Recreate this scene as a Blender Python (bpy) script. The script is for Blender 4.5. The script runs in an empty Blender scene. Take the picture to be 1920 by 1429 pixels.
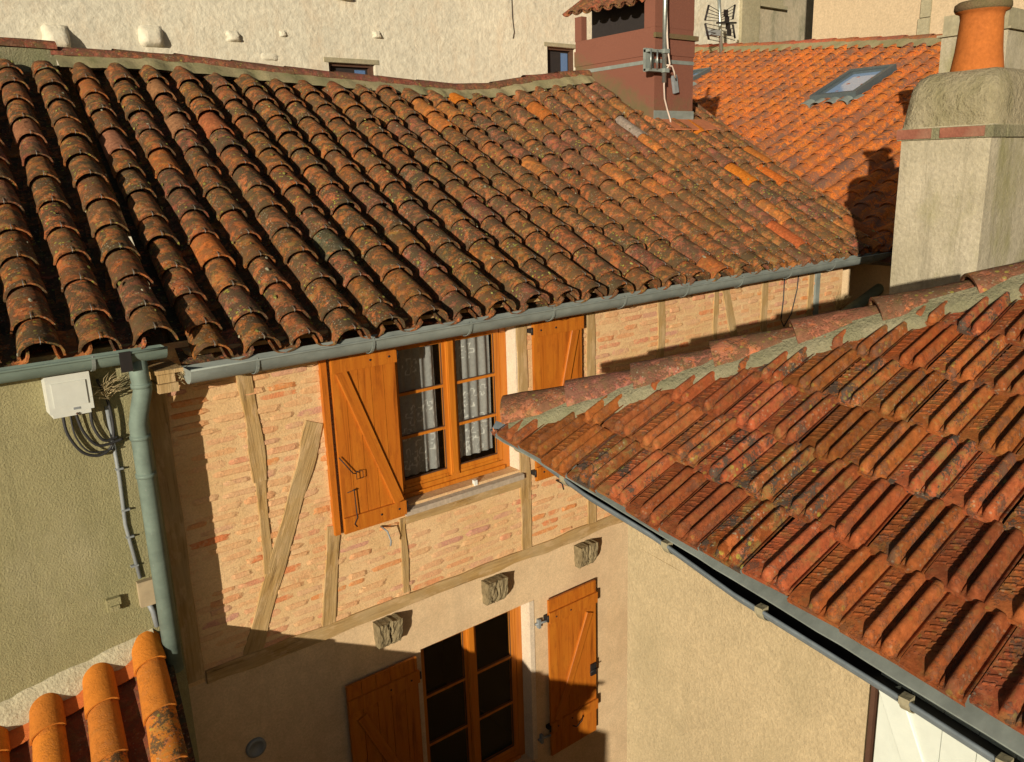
import bpy, math, random
from mathutils import Vector, Matrix, noise
random.seed(7)
R = random.uniform
SC = bpy.context.scene
COL = SC.collection
H0 = 9.0                      # camera height above the ground; all building code works relative to the camera

# ------------------------------------------------------------------ camera calibration
F = 1550.0
def V(*a): return Vector(a)
_d = V(190, 6016, 1550).normalized()
_x = V(2040, -464, 1550); _x = (_x - _d * _x.dot(_d)).normalized()
_z = -_d; _y = _z.cross(_x)
RM = Matrix((_x, _y, _z))     # camera axes (right, down, forward) -> world
def ray(px, py): return RM @ V(px - 960.0, py - 714.5, F)
def onY(px, py, Y): r = ray(px, py); return r * (Y / r.y)
def onX(px, py, X): r = ray(px, py); return r * (X / r.x)
def onP(px, py, P, n): r = ray(px, py); return r * (P.dot(n) / r.dot(n))

cam = bpy.data.cameras.new('camera'); co = bpy.data.objects.new('camera', cam); COL.objects.link(co)
cam.sensor_width = 36; cam.lens = F / 1920 * 36; cam.clip_start = 0.05; cam.clip_end = 2000
cx, cy, cz = RM @ V(1, 0, 0), RM @ V(0, -1, 0), RM @ V(0, 0, -1)
co.matrix_world = Matrix(((cx.x, cy.x, cz.x, 0), (cx.y, cy.y, cz.y, 0), (cx.z, cy.z, cz.z, H0), (0, 0, 0, 1)))
SC.camera = co

# ------------------------------------------------------------------ light
LD = ray(1430, 580).normalized()          # direction the sunlight travels
az = math.atan2(-LD.x, -LD.y); el = math.asin(-LD.z)
w = bpy.data.worlds.new('World'); SC.world = w; w.use_nodes = True
nt = w.node_tree; bg = nt.nodes['Background']
sky = nt.nodes.new('ShaderNodeTexSky'); sky.sky_type = 'NISHITA'; sky.sun_disc = False
sky.sun_elevation = el; sky.sun_rotation = az % (2 * math.pi); sky.altitude = 150
nt.links.new(sky.outputs[0], bg.inputs[0]); bg.inputs[1].default_value = 0.05
sl = bpy.data.lights.new('sun', 'SUN'); so = bpy.data.objects.new('sun', sl); COL.objects.link(so)
sl.energy = 4.9; sl.angle = math.radians(0.5); sl.color = (1.0, 0.90, 0.75)
so.rotation_euler = LD.to_track_quat('-Z', 'Y').to_euler(); so.location = (-20, -15, 25)
SC.view_settings.view_transform = 'Standard'; SC.view_settings.look = 'None'
SC.cycles.diffuse_bounces = 2; SC.cycles.max_bounces = 8; SC.view_settings.exposure = 0.0; SC.view_settings.gamma = 1.0

# ------------------------------------------------------------------ node helpers
class NB:
    def __init__(s, name):
        s.m = bpy.data.materials.new(name); s.m.use_nodes = True
        s.t = s.m.node_tree; s.b = s.t.nodes['Principled BSDF']; s.tc = s.n('ShaderNodeTexCoord').outputs['Object']
        s.b.inputs['Specular IOR Level'].default_value = 0.06
    def n(s, ty, **k):
        x = s.t.nodes.new(ty)
        for a, b in k.items():
            if a.startswith('i_'):
                kk = a[2:]; x.inputs[int(kk) if kk.isdigit() else kk].default_value = b
            else: setattr(x, a, b)
        return x
    def l(s, a, b): s.t.links.new(a, b)
    def map(s, scale=(1, 1, 1), src=None, rot=(0, 0, 0), loc=(0, 0, 0)):
        m = s.n('ShaderNodeMapping'); m.inputs['Scale'].default_value = scale
        m.inputs['Rotation'].default_value = rot; m.inputs['Location'].default_value = loc
        s.l(src or s.tc, m.inputs['Vector']); return m.outputs[0]
    def noise(s, scale, detail=4, rough=0.55, vec=None, dist=0.0):
        x = s.n('ShaderNodeTexNoise'); x.inputs['Scale'].default_value = scale; x.inputs['Detail'].default_value = detail
        x.inputs['Roughness'].default_value = rough; x.inputs['Distortion'].default_value = dist
        s.l(vec or s.tc, x.inputs['Vector']); return x.outputs['Fac']
    def vor(s, scale, vec=None, feat='F1'):
        x = s.n('ShaderNodeTexVoronoi'); x.feature = feat; x.inputs['Scale'].default_value = scale
        s.l(vec or s.tc, x.inputs['Vector']); return x.outputs['Distance']
    def ramp(s, fac, stops):
        x = s.n('ShaderNodeValToRGB'); e = x.color_ramp.elements
        while len(e) < len(stops): e.new(0.5)
        for i, (p, c) in enumerate(stops):
            e[i].position = p; e[i].color = (c, c, c, 1) if isinstance(c, (int, float)) else (*c, 1)
        s.l(fac, x.inputs[0]); return x.outputs[0]
    def mix(s, fac, a, b, mode='MIX'):
        x = s.n('ShaderNodeMixRGB', blend_type=mode)
        for v, i in ((fac, 0), (a, 1), (b, 2)):
            if isinstance(v, (int, float)): x.inputs[i].default_value = v
            elif isinstance(v, tuple): x.inputs[i].default_value = (*v, 1)
            else: s.l(v, x.inputs[i])
        return x.outputs[0]
    def math(s, op, a, b=0.0):
        x = s.n('ShaderNodeMath', operation=op)
        for v, i in ((a, 0), (b, 1)):
            if isinstance(v, (int, float)): x.inputs[i].default_value = v
            else: s.l(v, x.inputs[i])
        return x.outputs[0]
    def attr(s, name):
        x = s.n('ShaderNodeAttribute'); x.attribute_name = name; return x
    def out(s, col=None, rough=None, bump=None, dist=0.01, strength=1.0, metal=None):
        if col is not None:
            if isinstance(col, tuple): s.b.inputs['Base Color'].default_value = (*col, 1)
            else: s.l(col, s.b.inputs['Base Color'])
        if rough is not None:
            if isinstance(rough, (int, float)): s.b.inputs['Roughness'].default_value = rough
            else: s.l(rough, s.b.inputs['Roughness'])
        if metal is not None: s.b.inputs['Metallic'].default_value = metal
        if bump is not None:
            x = s.n('ShaderNodeBump'); x.inputs['Distance'].default_value = dist; x.inputs['Strength'].default_value = strength
            s.l(bump, x.inputs['Height']); s.l(x.outputs[0], s.b.inputs['Normal'])
        return s.m

def mat_tile(name, stain=0.5, lichen=0.5, bright=1.0, bumpd=0.006, grey=(0.05, 0.04, 0.03), patch=0.0, mott=0.5, var=0.38):
    b = NB(name); a = b.attr('tint')
    off = b.n('ShaderNodeVectorMath', operation='SCALE'); b.l(a.outputs['Color'], off.inputs[0]); off.inputs['Scale'].default_value = 37.0
    ad = b.n('ShaderNodeVectorMath', operation='ADD'); b.l(b.tc, ad.inputs[0]); b.l(off.outputs[0], ad.inputs[1]); vec = ad.outputs[0]
    al = a.outputs['Alpha']                                   # per tile cleanliness (1 = new clean tile)
    dirty = b.math('SUBTRACT', 1.0, al)
    n1 = b.noise(8, 9, 0.72, vec, 0.3); n2 = b.noise(30, 6, 0.7, vec); n3 = b.noise(75, 4, 0.65, vec); n4 = b.noise(4, 3, 0.5, vec)
    c = b.mix(1.0, a.outputs['Color'], b.ramp(n2, [(0.3, 1 - var), (0.72, 1 + var)]), 'MULTIPLY')
    c = b.mix(b.math('MULTIPLY', b.ramp(b.noise(11, 7, 0.7, b.map((1, 1, 1), vec, loc=(3, 3, 7))), [(0.45, 0.0), (0.6, 1.0)]), b.math('MULTIPLY', dirty, mott)), c, (0.22, 0.11, 0.07))
    # olive film
    k2 = b.ramp(b.noise(12, 8, 0.75, vec, 0.6), [(0.50, 0.0), (0.60, 1.0)])
    c = b.mix(b.math('MULTIPLY', b.math('MULTIPLY', k2, dirty), 0.75 * lichen), c, b.mix(n3, (0.19, 0.15, 0.045), (0.33, 0.27, 0.09)))
    # orange and pink scale lichen
    k3 = b.ramp(b.noise(15, 9, 0.78, b.map((1, 1, 1), vec, loc=(5, 3, 1))), [(0.54, 0.0), (0.59, 1.0)])
    c = b.mix(b.math('MULTIPLY', b.math('MULTIPLY', k3, dirty), 0.9 * lichen), c, b.mix(b.ramp(n1, [(0.45, 0.0), (0.55, 1.0)]), (0.58, 0.17, 0.05), (0.46, 0.19, 0.12)))
    # dark crust of lichen and soot
    base = b.math('ADD', b.math('MULTIPLY', n1, 0.8), b.math('MULTIPLY', n3, 0.3))
    if patch: base = b.math('ADD', base, b.ramp(b.noise(1.1, 4, 0.6), [(0.45, -patch), (0.62, patch * 0.6)]))
    k = b.ramp(base, [(0.64 - 0.2 * stain, 0.0), (0.68 - 0.18 * stain, 1.0)])
    c = b.mix(b.math('MULTIPLY', b.math('MULTIPLY', k, dirty), 0.9), c, b.mix(n3, grey, tuple(g * 2.2 for g in grey)))
    # yellow and pale round spots
    k4 = b.math('MULTIPLY', b.ramp(b.vor(20, b.map((1, 1, 1), vec, loc=(2, 9, 4))), [(0.19, 1.0), (0.27, 0.0)]), b.ramp(n4, [(0.55, 0.0), (0.6, 1.0)]))
    c = b.mix(b.math('MULTIPLY', b.math('MULTIPLY', k4, dirty), 0.8 * lichen), c, (0.42, 0.40, 0.07))
    k5 = b.math('MULTIPLY', b.ramp(b.vor(38, b.map((1, 1, 1), vec, loc=(7, 1, 3))), [(0.15, 1.0), (0.28, 0.0)]), b.ramp(b.noise(6, 3, 0.5, b.map((1, 1, 1), vec, loc=(1, 8, 3))), [(0.50, 0.0), (0.58, 1.0)]))
    c = b.mix(b.math('MULTIPLY', b.math('MULTIPLY', k5, dirty), 0.75 * lichen), c, (0.42, 0.40, 0.27))
    c = b.mix(1.0, c, (bright, bright, bright), 'MULTIPLY')
    h = b.math('ADD', b.math('MULTIPLY', n2, 0.7), b.math('MULTIPLY', n3, 0.5)); h = b.math('ADD', h, b.math('MULTIPLY', k, 0.35))
    return b.out(c, 0.95, h, bumpd, 1.0)

def mat_plaster(name, c1, c2, grain=60, bumpd=0.004, stain=None, big=1.2, coarse=0.0, coarse_scale=8, streak=0.22):
    b = NB(name)
    n1 = b.noise(big, 5, 0.6); n2 = b.noise(grain, 5, 0.65); n3 = b.noise(coarse_scale, 6, 0.6, None, 0.8)
    c = b.mix(b.ramp(n1, [(0.35, 0.0), (0.65, 1.0)]), c1, c2)
    c = b.mix(1.0, c, b.ramp(n2, [(0.3, 0.82), (0.7, 1.12)]), 'MULTIPLY')
    c = b.mix(1.0, c, b.ramp(n3, [(0.3, 0.9), (0.7, 1.06)]), 'MULTIPLY')
    sk = b.noise(1.0, 6, 0.7, b.map((7, 7, 0.35)), 0.4); c = b.mix(b.ramp(sk, [(0.52, 0.0), (0.70, streak)]), c, tuple(x * 0.62 for x in c2))
    if stain:
        k = b.ramp(b.noise(2.0, 6, 0.65, b.map((1, 1, 0.45))), [(0.5, 0.0), (0.68, 1.0)])
        c = b.mix(b.math('MULTIPLY', k, stain[0]), c, stain[1])
    h = b.math('ADD', b.math('MULTIPLY', n2, 1.0), b.math('MULTIPLY', n3, coarse))
    return b.out(c, 0.95, h, bumpd, 1.0)

def mat_infill(name):
    b = NB(name)
    wob = b.n('ShaderNodeTexNoise'); wob.inputs['Scale'].default_value = 2.2; wob.inputs['Detail'].default_value = 4; b.l(b.tc, wob.inputs['Vector'])
    sub = b.n('ShaderNodeVectorMath', operation='SUBTRACT'); b.l(wob.outputs['Color'], sub.inputs[0]); sub.inputs[1].default_value = (0.5, 0.5, 0.5)
    sc = b.n('ShaderNodeVectorMath', operation='MULTIPLY'); b.l(sub.outputs[0], sc.inputs[0]); sc.inputs[1].default_value = (0.16, 0.0, 0.07)
    ad = b.n('ShaderNodeVectorMath', operation='ADD'); b.l(b.tc, ad.inputs[0]); b.l(sc.outputs[0], ad.inputs[1])
    wf = b.n('ShaderNodeTexNoise'); wf.inputs['Scale'].default_value = 26; wf.inputs['Detail'].default_value = 4; b.l(b.tc, wf.inputs['Vector'])
    sub2 = b.n('ShaderNodeVectorMath', operation='SUBTRACT'); b.l(wf.outputs['Color'], sub2.inputs[0]); sub2.inputs[1].default_value = (0.5, 0.5, 0.5)
    sc2 = b.n('ShaderNodeVectorMath', operation='MULTIPLY'); b.l(sub2.outputs[0], sc2.inputs[0]); sc2.inputs[1].default_value = (0.05, 0.0, 0.022)
    ad2 = b.n('ShaderNodeVectorMath', operation='ADD'); b.l(ad.outputs[0], ad2.inputs[0]); b.l(sc2.outputs[0], ad2.inputs[1])
    sx = b.n('ShaderNodeSeparateXYZ'); b.l(ad2.outputs[0], sx.inputs[0])
    cb = b.n('ShaderNodeCombineXYZ'); b.l(sx.outputs[0], cb.inputs[0]); b.l(sx.outputs[2], cb.inputs[1])
    br = b.n('ShaderNodeTexBrick'); b.l(cb.outputs[0], br.inputs['Vector'])
    br.inputs['Scale'].default_value = 1.0; br.inputs['Brick Width'].default_value = 0.30; br.inputs['Row Height'].default_value = 0.080
    br.inputs['Mortar Size'].default_value = 0.017; br.inputs['Mortar Smooth'].default_value = 0.35; br.inputs['Bias'].default_value = 0.0
    br.inputs['Color1'].default_value = (1, 1, 1, 1); br.inputs['Color2'].default_value = (0.0, 0.0, 0.0, 1); br.inputs['Mortar'].default_value = (0, 0, 0, 1)
    br.offset = 0.5
    inb = b.math('SUBTRACT', 1.0, br.outputs['Fac'])                                # 1 inside a brick
    gx = b.n('ShaderNodeSeparateXYZ'); b.l(b.tc, gx.inputs[0])
    sel = b.ramp(b.math('ADD', b.noise(5.5, 5, 0.65, b.map((0.7, 1, 2.2))), b.ramp(b.math('MULTIPLY', b.math('ADD', gx.outputs[0], 2.0), 0.2), [(0.2, 0.0), (0.6, 0.10)])), [(0.50, 0.0), (0.62, 1.0)])
    var = br.outputs['Color']
    vis = b.math('MULTIPLY', inb, b.math('ADD', b.math('MULTIPLY', sel, 0.30), 0.02))
    nf = b.noise(70, 5, 0.65); n2 = b.noise(2.4, 4, 0.5); n3 = b.noise(9, 5, 0.6, b.map((0.45, 1, 1.6)))
    pl = b.mix(b.ramp(n2, [(0.35, 0.0), (0.65, 1.0)]), (0.70, 0.455, 0.215), (0.77, 0.52, 0.27))
    pl = b.mix(1.0, pl, b.ramp(nf, [(0.3, 0.85), (0.7, 1.1)]), 'MULTIPLY')
    bc = b.mix(var, b.mix(n3, (0.62, 0.30, 0.18), (0.66, 0.36, 0.22)), b.mix(n3, (0.62, 0.20, 0.07), (0.56, 0.18, 0.09)))
    bc = b.mix(1.0, bc, b.ramp(nf, [(0.3, 0.8), (0.7, 1.15)]), 'MULTIPLY')
    c = b.mix(vis, pl, bc)
    edge = b.ramp(b.noise(14, 5, 0.7, b.map((1, 1, 2.2))), [(0.38, 1.0), (0.5, 0.0)])
    h = b.math('SUBTRACT', b.math('MULTIPLY', nf, 0.35), b.math('MULTIPLY', vis, 0.65))
    h = b.math('ADD', h, b.math('MULTIPLY', edge, 0.15)); h = b.math('ADD', h, b.math('MULTIPLY', n3, 0.7))
    return b.out(c, 0.95, h, 0.010, 1.0)

def mat_wood(name, c1, c2, c3, rough=0.8, bumpd=0.004, grain=26, spec=0.25, crack=0.35, stretch=0.06, worn=None):
    b = NB(name)
    v = b.map((1, 1, stretch)); g = b.noise(grain, 6, 0.65, v, 0.6); g2 = b.noise(grain * 3, 3, 0.6, v); big = b.noise(2.5, 3, 0.5)
    c = b.mix(b.ramp(g, [(0.32, 0.0), (0.62, 1.0)]), c1, c2); c = b.mix(b.ramp(big, [(0.4, 0.0), (0.7, 0.8)]), c, c3)
    cr = b.ramp(g, [(0.30, crack), (0.40, 1.0)]); c = b.mix(1.0, c, cr, 'MULTIPLY')
    b.b.inputs['Specular IOR Level'].default_value = spec
    if worn: c = b.mix(b.ramp(b.noise(9, 6, 0.7, b.map((1.6, 1, 0.5))), [(0.52, 0.0), (0.62, worn[0])]), c, worn[1])
    h = b.math('ADD', g, b.math('MULTIPLY', g2, 0.35))
    return b.out(c, rough, h, bumpd, 0.8)

def mat_plain(name, col, rough=0.5, metal=0.0, var=0.12, scale=14, bumpd=0.0015, spec=0.4):
    b = NB(name); n = b.noise(scale, 5, 0.6); n2 = b.noise(scale * 6, 3, 0.6)
    c = b.mix(1.0, col, b.ramp(n, [(0.3, 1 - var), (0.7, 1 + var)]), 'MULTIPLY')
    b.b.inputs['Specular IOR Level'].default_value = spec
    return b.out(c, rough, b.math('ADD', n, b.math('MULTIPLY', n2, 0.4)), bumpd, 0.6, metal)

def mat_zinc(name, col):
    b = NB(name); n = b.noise(7, 6, 0.65, b.map((0.5, 1, 1))); n2 = b.noise(45, 4, 0.6)
    c = b.mix(b.ramp(n, [(0.3, 0.0), (0.7, 1.0)]), tuple(x * 0.72 for x in col), tuple(x * 1.15 for x in col))
    c = b.mix(b.ramp(n2, [(0.62, 0.0), (0.72, 0.35)]), c, (0.34, 0.34, 0.30))
    return b.out(c, b.ramp(n, [(0.3, 0.5), (0.7, 0.68)]), n2, 0.001, 0.5, 0.15)

def mat_glass(name):
    b = NB(name)
    tr = b.n('ShaderNodeBsdfTransparent'); tr.inputs[0].default_value = (0.94, 0.95, 0.94, 1)
    gl = b.n('ShaderNodeBsdfGlossy'); gl.inputs['Roughness'].default_value = 0.03
    lw = b.n('ShaderNodeLayerWeight'); lw.inputs['Blend'].default_value = 0.5
    fr_ = b.math('ADD', b.math('MULTIPLY', b.math('POWER', lw.outputs['Facing'], 4.0), 0.6), 0.035)
    mx = b.n('ShaderNodeMixShader'); b.l(fr_, mx.inputs[0]); b.l(tr.outputs[0], mx.inputs[1]); b.l(gl.outputs[0], mx.inputs[2])
    b.l(mx.outputs[0], b.t.nodes['Material Output'].inputs['Surface']); return b.m

def mat_lace(name, dens=0.55):
    b = NB(name)
    df = b.n('ShaderNodeBsdfDiffuse'); df.inputs[0].default_value = (0.88, 0.87, 0.82, 1)
    tl = b.n('ShaderNodeBsdfTranslucent'); tl.inputs[0].default_value = (0.7, 0.72, 0.68, 1)
    m1 = b.n('ShaderNodeMixShader'); m1.inputs[0].default_value = 0.3; b.l(df.outputs[0], m1.inputs[1]); b.l(tl.outputs[0], m1.inputs[2])
    tr = b.n('ShaderNodeBsdfTransparent')
    a = b.attr('tint').outputs['Alpha']
    n = b.noise(40, 3, 0.6)
    k = b.math('MULTIPLY', b.math('ADD', b.math('MULTIPLY', n, 0.3), dens - 0.15), 1.0)
    k = b.math('MAXIMUM', k, b.math('MULTIPLY', a, 0.95))
    m2 = b.n('ShaderNodeMixShader'); b.l(k, m2.inputs[0]); b.l(tr.outputs[0], m2.inputs[1]); b.l(m1.outputs[0], m2.inputs[2])
    b.l(m2.outputs[0], b.t.nodes['Material Output'].inputs['Surface']); return b.m

M = {}
M['tile'] = mat_tile('old_canal_tile', 0.64, 1.0, 1.0, 0.008, (0.05, 0.04, 0.022))
M['tile_new'] = mat_tile('orange_canal_tile', 0.46, 0.4, 1.1, 0.003, (0.10, 0.06, 0.045), 0.14, 0.15)
M['tile_mech'] = mat_tile('interlocking_tile', 0.34, 0.55, 1.0, 0.003, (0.06, 0.042, 0.03), 0.0, 0.15)
M['tile_lean'] = mat_tile('fresh_canal_tile', 0.42, 0.7, 1.0, 0.003, (0.045, 0.04, 0.025), 0.0, 0.1, 0.12)
M['mortar'] = mat_plaster('mossy_mortar', (0.40, 0.33, 0.18), (0.30, 0.27, 0.14), 45, 0.008, (0.6, (0.20, 0.20, 0.08)), 3.0, 0.8, 12)
M['mortar_grey'] = mat_plaster('grey_mortar', (0.36, 0.32, 0.20), (0.22, 0.21, 0.12), 50, 0.02, (0.5, (0.20, 0.21, 0.10)), 3.0, 0.6, 12)
M['infill'] = mat_infill('brick_infill')
def mat_brickface():
    b = NB('worn_brick_face'); a = b.attr('tint').outputs['Color']; n = b.noise(60, 5, 0.65); n2 = b.noise(11, 5, 0.65)
    c = b.mix(1.0, a, b.ramp(n, [(0.3, 0.82), (0.7, 1.15)]), 'MULTIPLY'); c = b.mix(b.ramp(n2, [(0.50, 0.0), (0.62, 0.75)]), c, (0.72, 0.46, 0.225))
    return b.out(c, 0.95, b.math('ADD', n, n2), 0.006, 1.0)
M['brickface'] = mat_brickface()
M['beige'] = mat_plaster('beige_render', (0.68, 0.48, 0.27), (0.73, 0.54, 0.32), 70, 0.0015, (0.25, (0.5, 0.34, 0.2)), 1.1, 0.5, 5)
M['left'] = mat_plaster('olive_roughcast', (0.37, 0.33, 0.17), (0.31, 0.285, 0.145), 75, 0.012, (0.3, (0.50, 0.44, 0.28)), 1.4, 0.3, 20)
M['band'] = mat_plaster('mortar_fillet', (0.52, 0.46, 0.30), (0.58, 0.53, 0.36), 40, 0.012, (0.4, (0.36, 0.33, 0.2)), 4.0, 1.2, 9)
M['shed'] = mat_plaster('shed_roughcast', (0.58, 0.45, 0.26), (0.53, 0.415, 0.24), 62, 0.006, (0.5, (0.40, 0.32, 0.18)), 1.5, 0.4, 14)
M['rough'] = mat_plaster('old_lime_render', (0.76, 0.70, 0.53), (0.69, 0.64, 0.49), 7, 0.028, (0.35, (0.68, 0.52, 0.34)), 0.3, 0.8, 2.2)
M['smooth'] = mat_plaster('smooth_beige_render', (0.60, 0.46, 0.29), (0.56, 0.43, 0.27), 20, 0.004, None, 0.3)
M['dirty'] = mat_plaster('stained_render', (0.52, 0.44, 0.30), (0.42, 0.37, 0.26), 8, 0.02, (0.9, (0.24, 0.23, 0.15)), 0.5, 0.6, 2)
M['stone'] = mat_plaster('quoin_stone', (0.36, 0.32, 0.2), (0.42, 0.37, 0.24), 14, 0.01, (0.4, (0.26, 0.25, 0.16)), 1.0)
M['stack'] = mat_plaster('weathered_cement', (0.50, 0.44, 0.31), (0.42, 0.37, 0.25), 30, 0.010, (0.8, (0.28, 0.26, 0.12)), 2.2, 0.8, 7, 0.9)
M['stack_cap'] = mat_plaster('mossy_cement', (0.42, 0.36, 0.23), (0.36, 0.31, 0.19), 26, 0.03, (0.6, (0.24, 0.215, 0.10)), 3.0, 1.0, 9)
M['redr'] = mat_plaster('brown_painted_render', (0.27, 0.115, 0.075), (0.245, 0.105, 0.07), 90, 0.002, (0.15, (0.22, 0.12, 0.07)), 1.2, 0.3, 10)
M['moss'] = mat_plaster('mossy_render', (0.16, 0.13, 0.06), (0.20, 0.12, 0.07), 50, 0.008, (0.5, (0.12, 0.12, 0.04)), 4.0, 0.8, 12)
M['timber'] = mat_wood('weathered_oak', (0.30, 0.175, 0.06), (0.47, 0.30, 0.115), (0.46, 0.34, 0.18), 0.9, 0.010, 30, 0.15, 0.3, 0.06, (0.55, (0.60, 0.41, 0.22)))
M['corbel'] = mat_wood('grey_end_grain', (0.15, 0.115, 0.06), (0.30, 0.235, 0.13), (0.24, 0.19, 0.10), 0.95, 0.02, 34, 0.1, 0.25, 0.28)
M['shutter'] = mat_wood('varnished_pine', (0.40, 0.105, 0.009), (0.54, 0.175, 0.016), (0.48, 0.13, 0.012), 0.5, 0.002, 20, 0.3, 0.55, 0.05, (0.5, (0.33, 0.085, 0.01)))
M['frame'] = mat_wood('varnished_window_wood', (0.46, 0.13, 0.011), (0.60, 0.21, 0.02), (0.52, 0.16, 0.015), 0.35, 0.0008, 22, 0.45, 0.8, 0.05)
M['zinc'] = mat_zinc('zinc', (0.27, 0.30, 0.265))
M['slate_zinc'] = mat_zinc('slate_grey_zinc', (0.21, 0.245, 0.26))
M['zinc_green'] = mat_zinc('green_grey_pvc', (0.19, 0.245, 0.20))
M['glass'] = mat_glass('window_glass')
M['lace'] = mat_lace('lace_curtain', 0.50)
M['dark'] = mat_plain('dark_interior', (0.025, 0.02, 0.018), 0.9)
M['iron'] = mat_plain('dark_iron', (0.035, 0.03, 0.028), 0.6, 0.5)
M['wire'] = mat_plain('galvanised_wire', (0.35, 0.33, 0.28), 0.5, 0.6)
M['steel'] = mat_plain('galvanised_steel', (0.42, 0.46, 0.42), 0.4, 0.8)
M['white'] = mat_plain('white_plastic', (0.62, 0.63, 0.55), 0.5, 0, 0.05)
M['whitep'] = mat_plain('white_paint', (0.74, 0.74, 0.66), 0.6, 0, 0.06)
M['door'] = mat_plain('pale_painted_board', (0.70, 0.74, 0.64), 0.55, 0, 0.05)
M['sill'] = mat_plaster('stone_sill', (0.50, 0.40, 0.29), (0.44, 0.36, 0.27), 30, 0.004, (0.3, (0.34, 0.3, 0.22)), 5, 0.4, 20)
M['reveal'] = mat_plaster('pale_reveal_render', (0.72, 0.60, 0.44), (0.68, 0.56, 0.40), 60, 0.002)
M['cable'] = mat_plain('black_cable', (0.03, 0.03, 0.03), 0.5)
M['cablew'] = mat_plain('white_cable', (0.62, 0.50, 0.40), 0.5)
M['greybox'] = mat_plain('grey_plastic', (0.24, 0.26, 0.26), 0.5)
M['pot'] = mat_plaster('terracotta_pot', (0.50, 0.155, 0.035), (0.42, 0.13, 0.032), 30, 0.002, (0.4, (0.46, 0.15, 0.05)), 3)
M['brick'] = mat_plaster('red_brick', (0.27, 0.10, 0.065), (0.32, 0.13, 0.08), 40, 0.006, (0.4, (0.34, 0.26, 0.17)), 6)
M['winblue'] = mat_plain('blue_shade', (0.10, 0.18, 0.34), 0.25, 0, 0.05)
M['brownw'] = mat_plain('brown_window_paint', (0.10, 0.05, 0.03), 0.5)
M['grass'] = mat_plain('dry_grass', (0.42, 0.33, 0.17), 0.8, 0, 0.3)
M['skyframe'] = mat_plain('dark_grey_cladding', (0.10, 0.125, 0.13), 0.45, 0.2)
M['gutter_shade'] = mat_plain('painted_gutter_shade', (0.02, 0.018, 0.015), 0.9, 0, 0.3)  # near-black colour standing in for the shade inside the outbuilding gutter
M['ground'] = mat_plaster('lane_paving', (0.10, 0.085, 0.07), (0.13, 0.11, 0.09), 30, 0.01, (0.5, (0.12, 0.11, 0.08)), 1.0, 0.5, 4)
M['slab'] = mat_plain('terracotta_slab', (0.50, 0.17, 0.07), 0.8, 0, 0.15)

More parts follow.
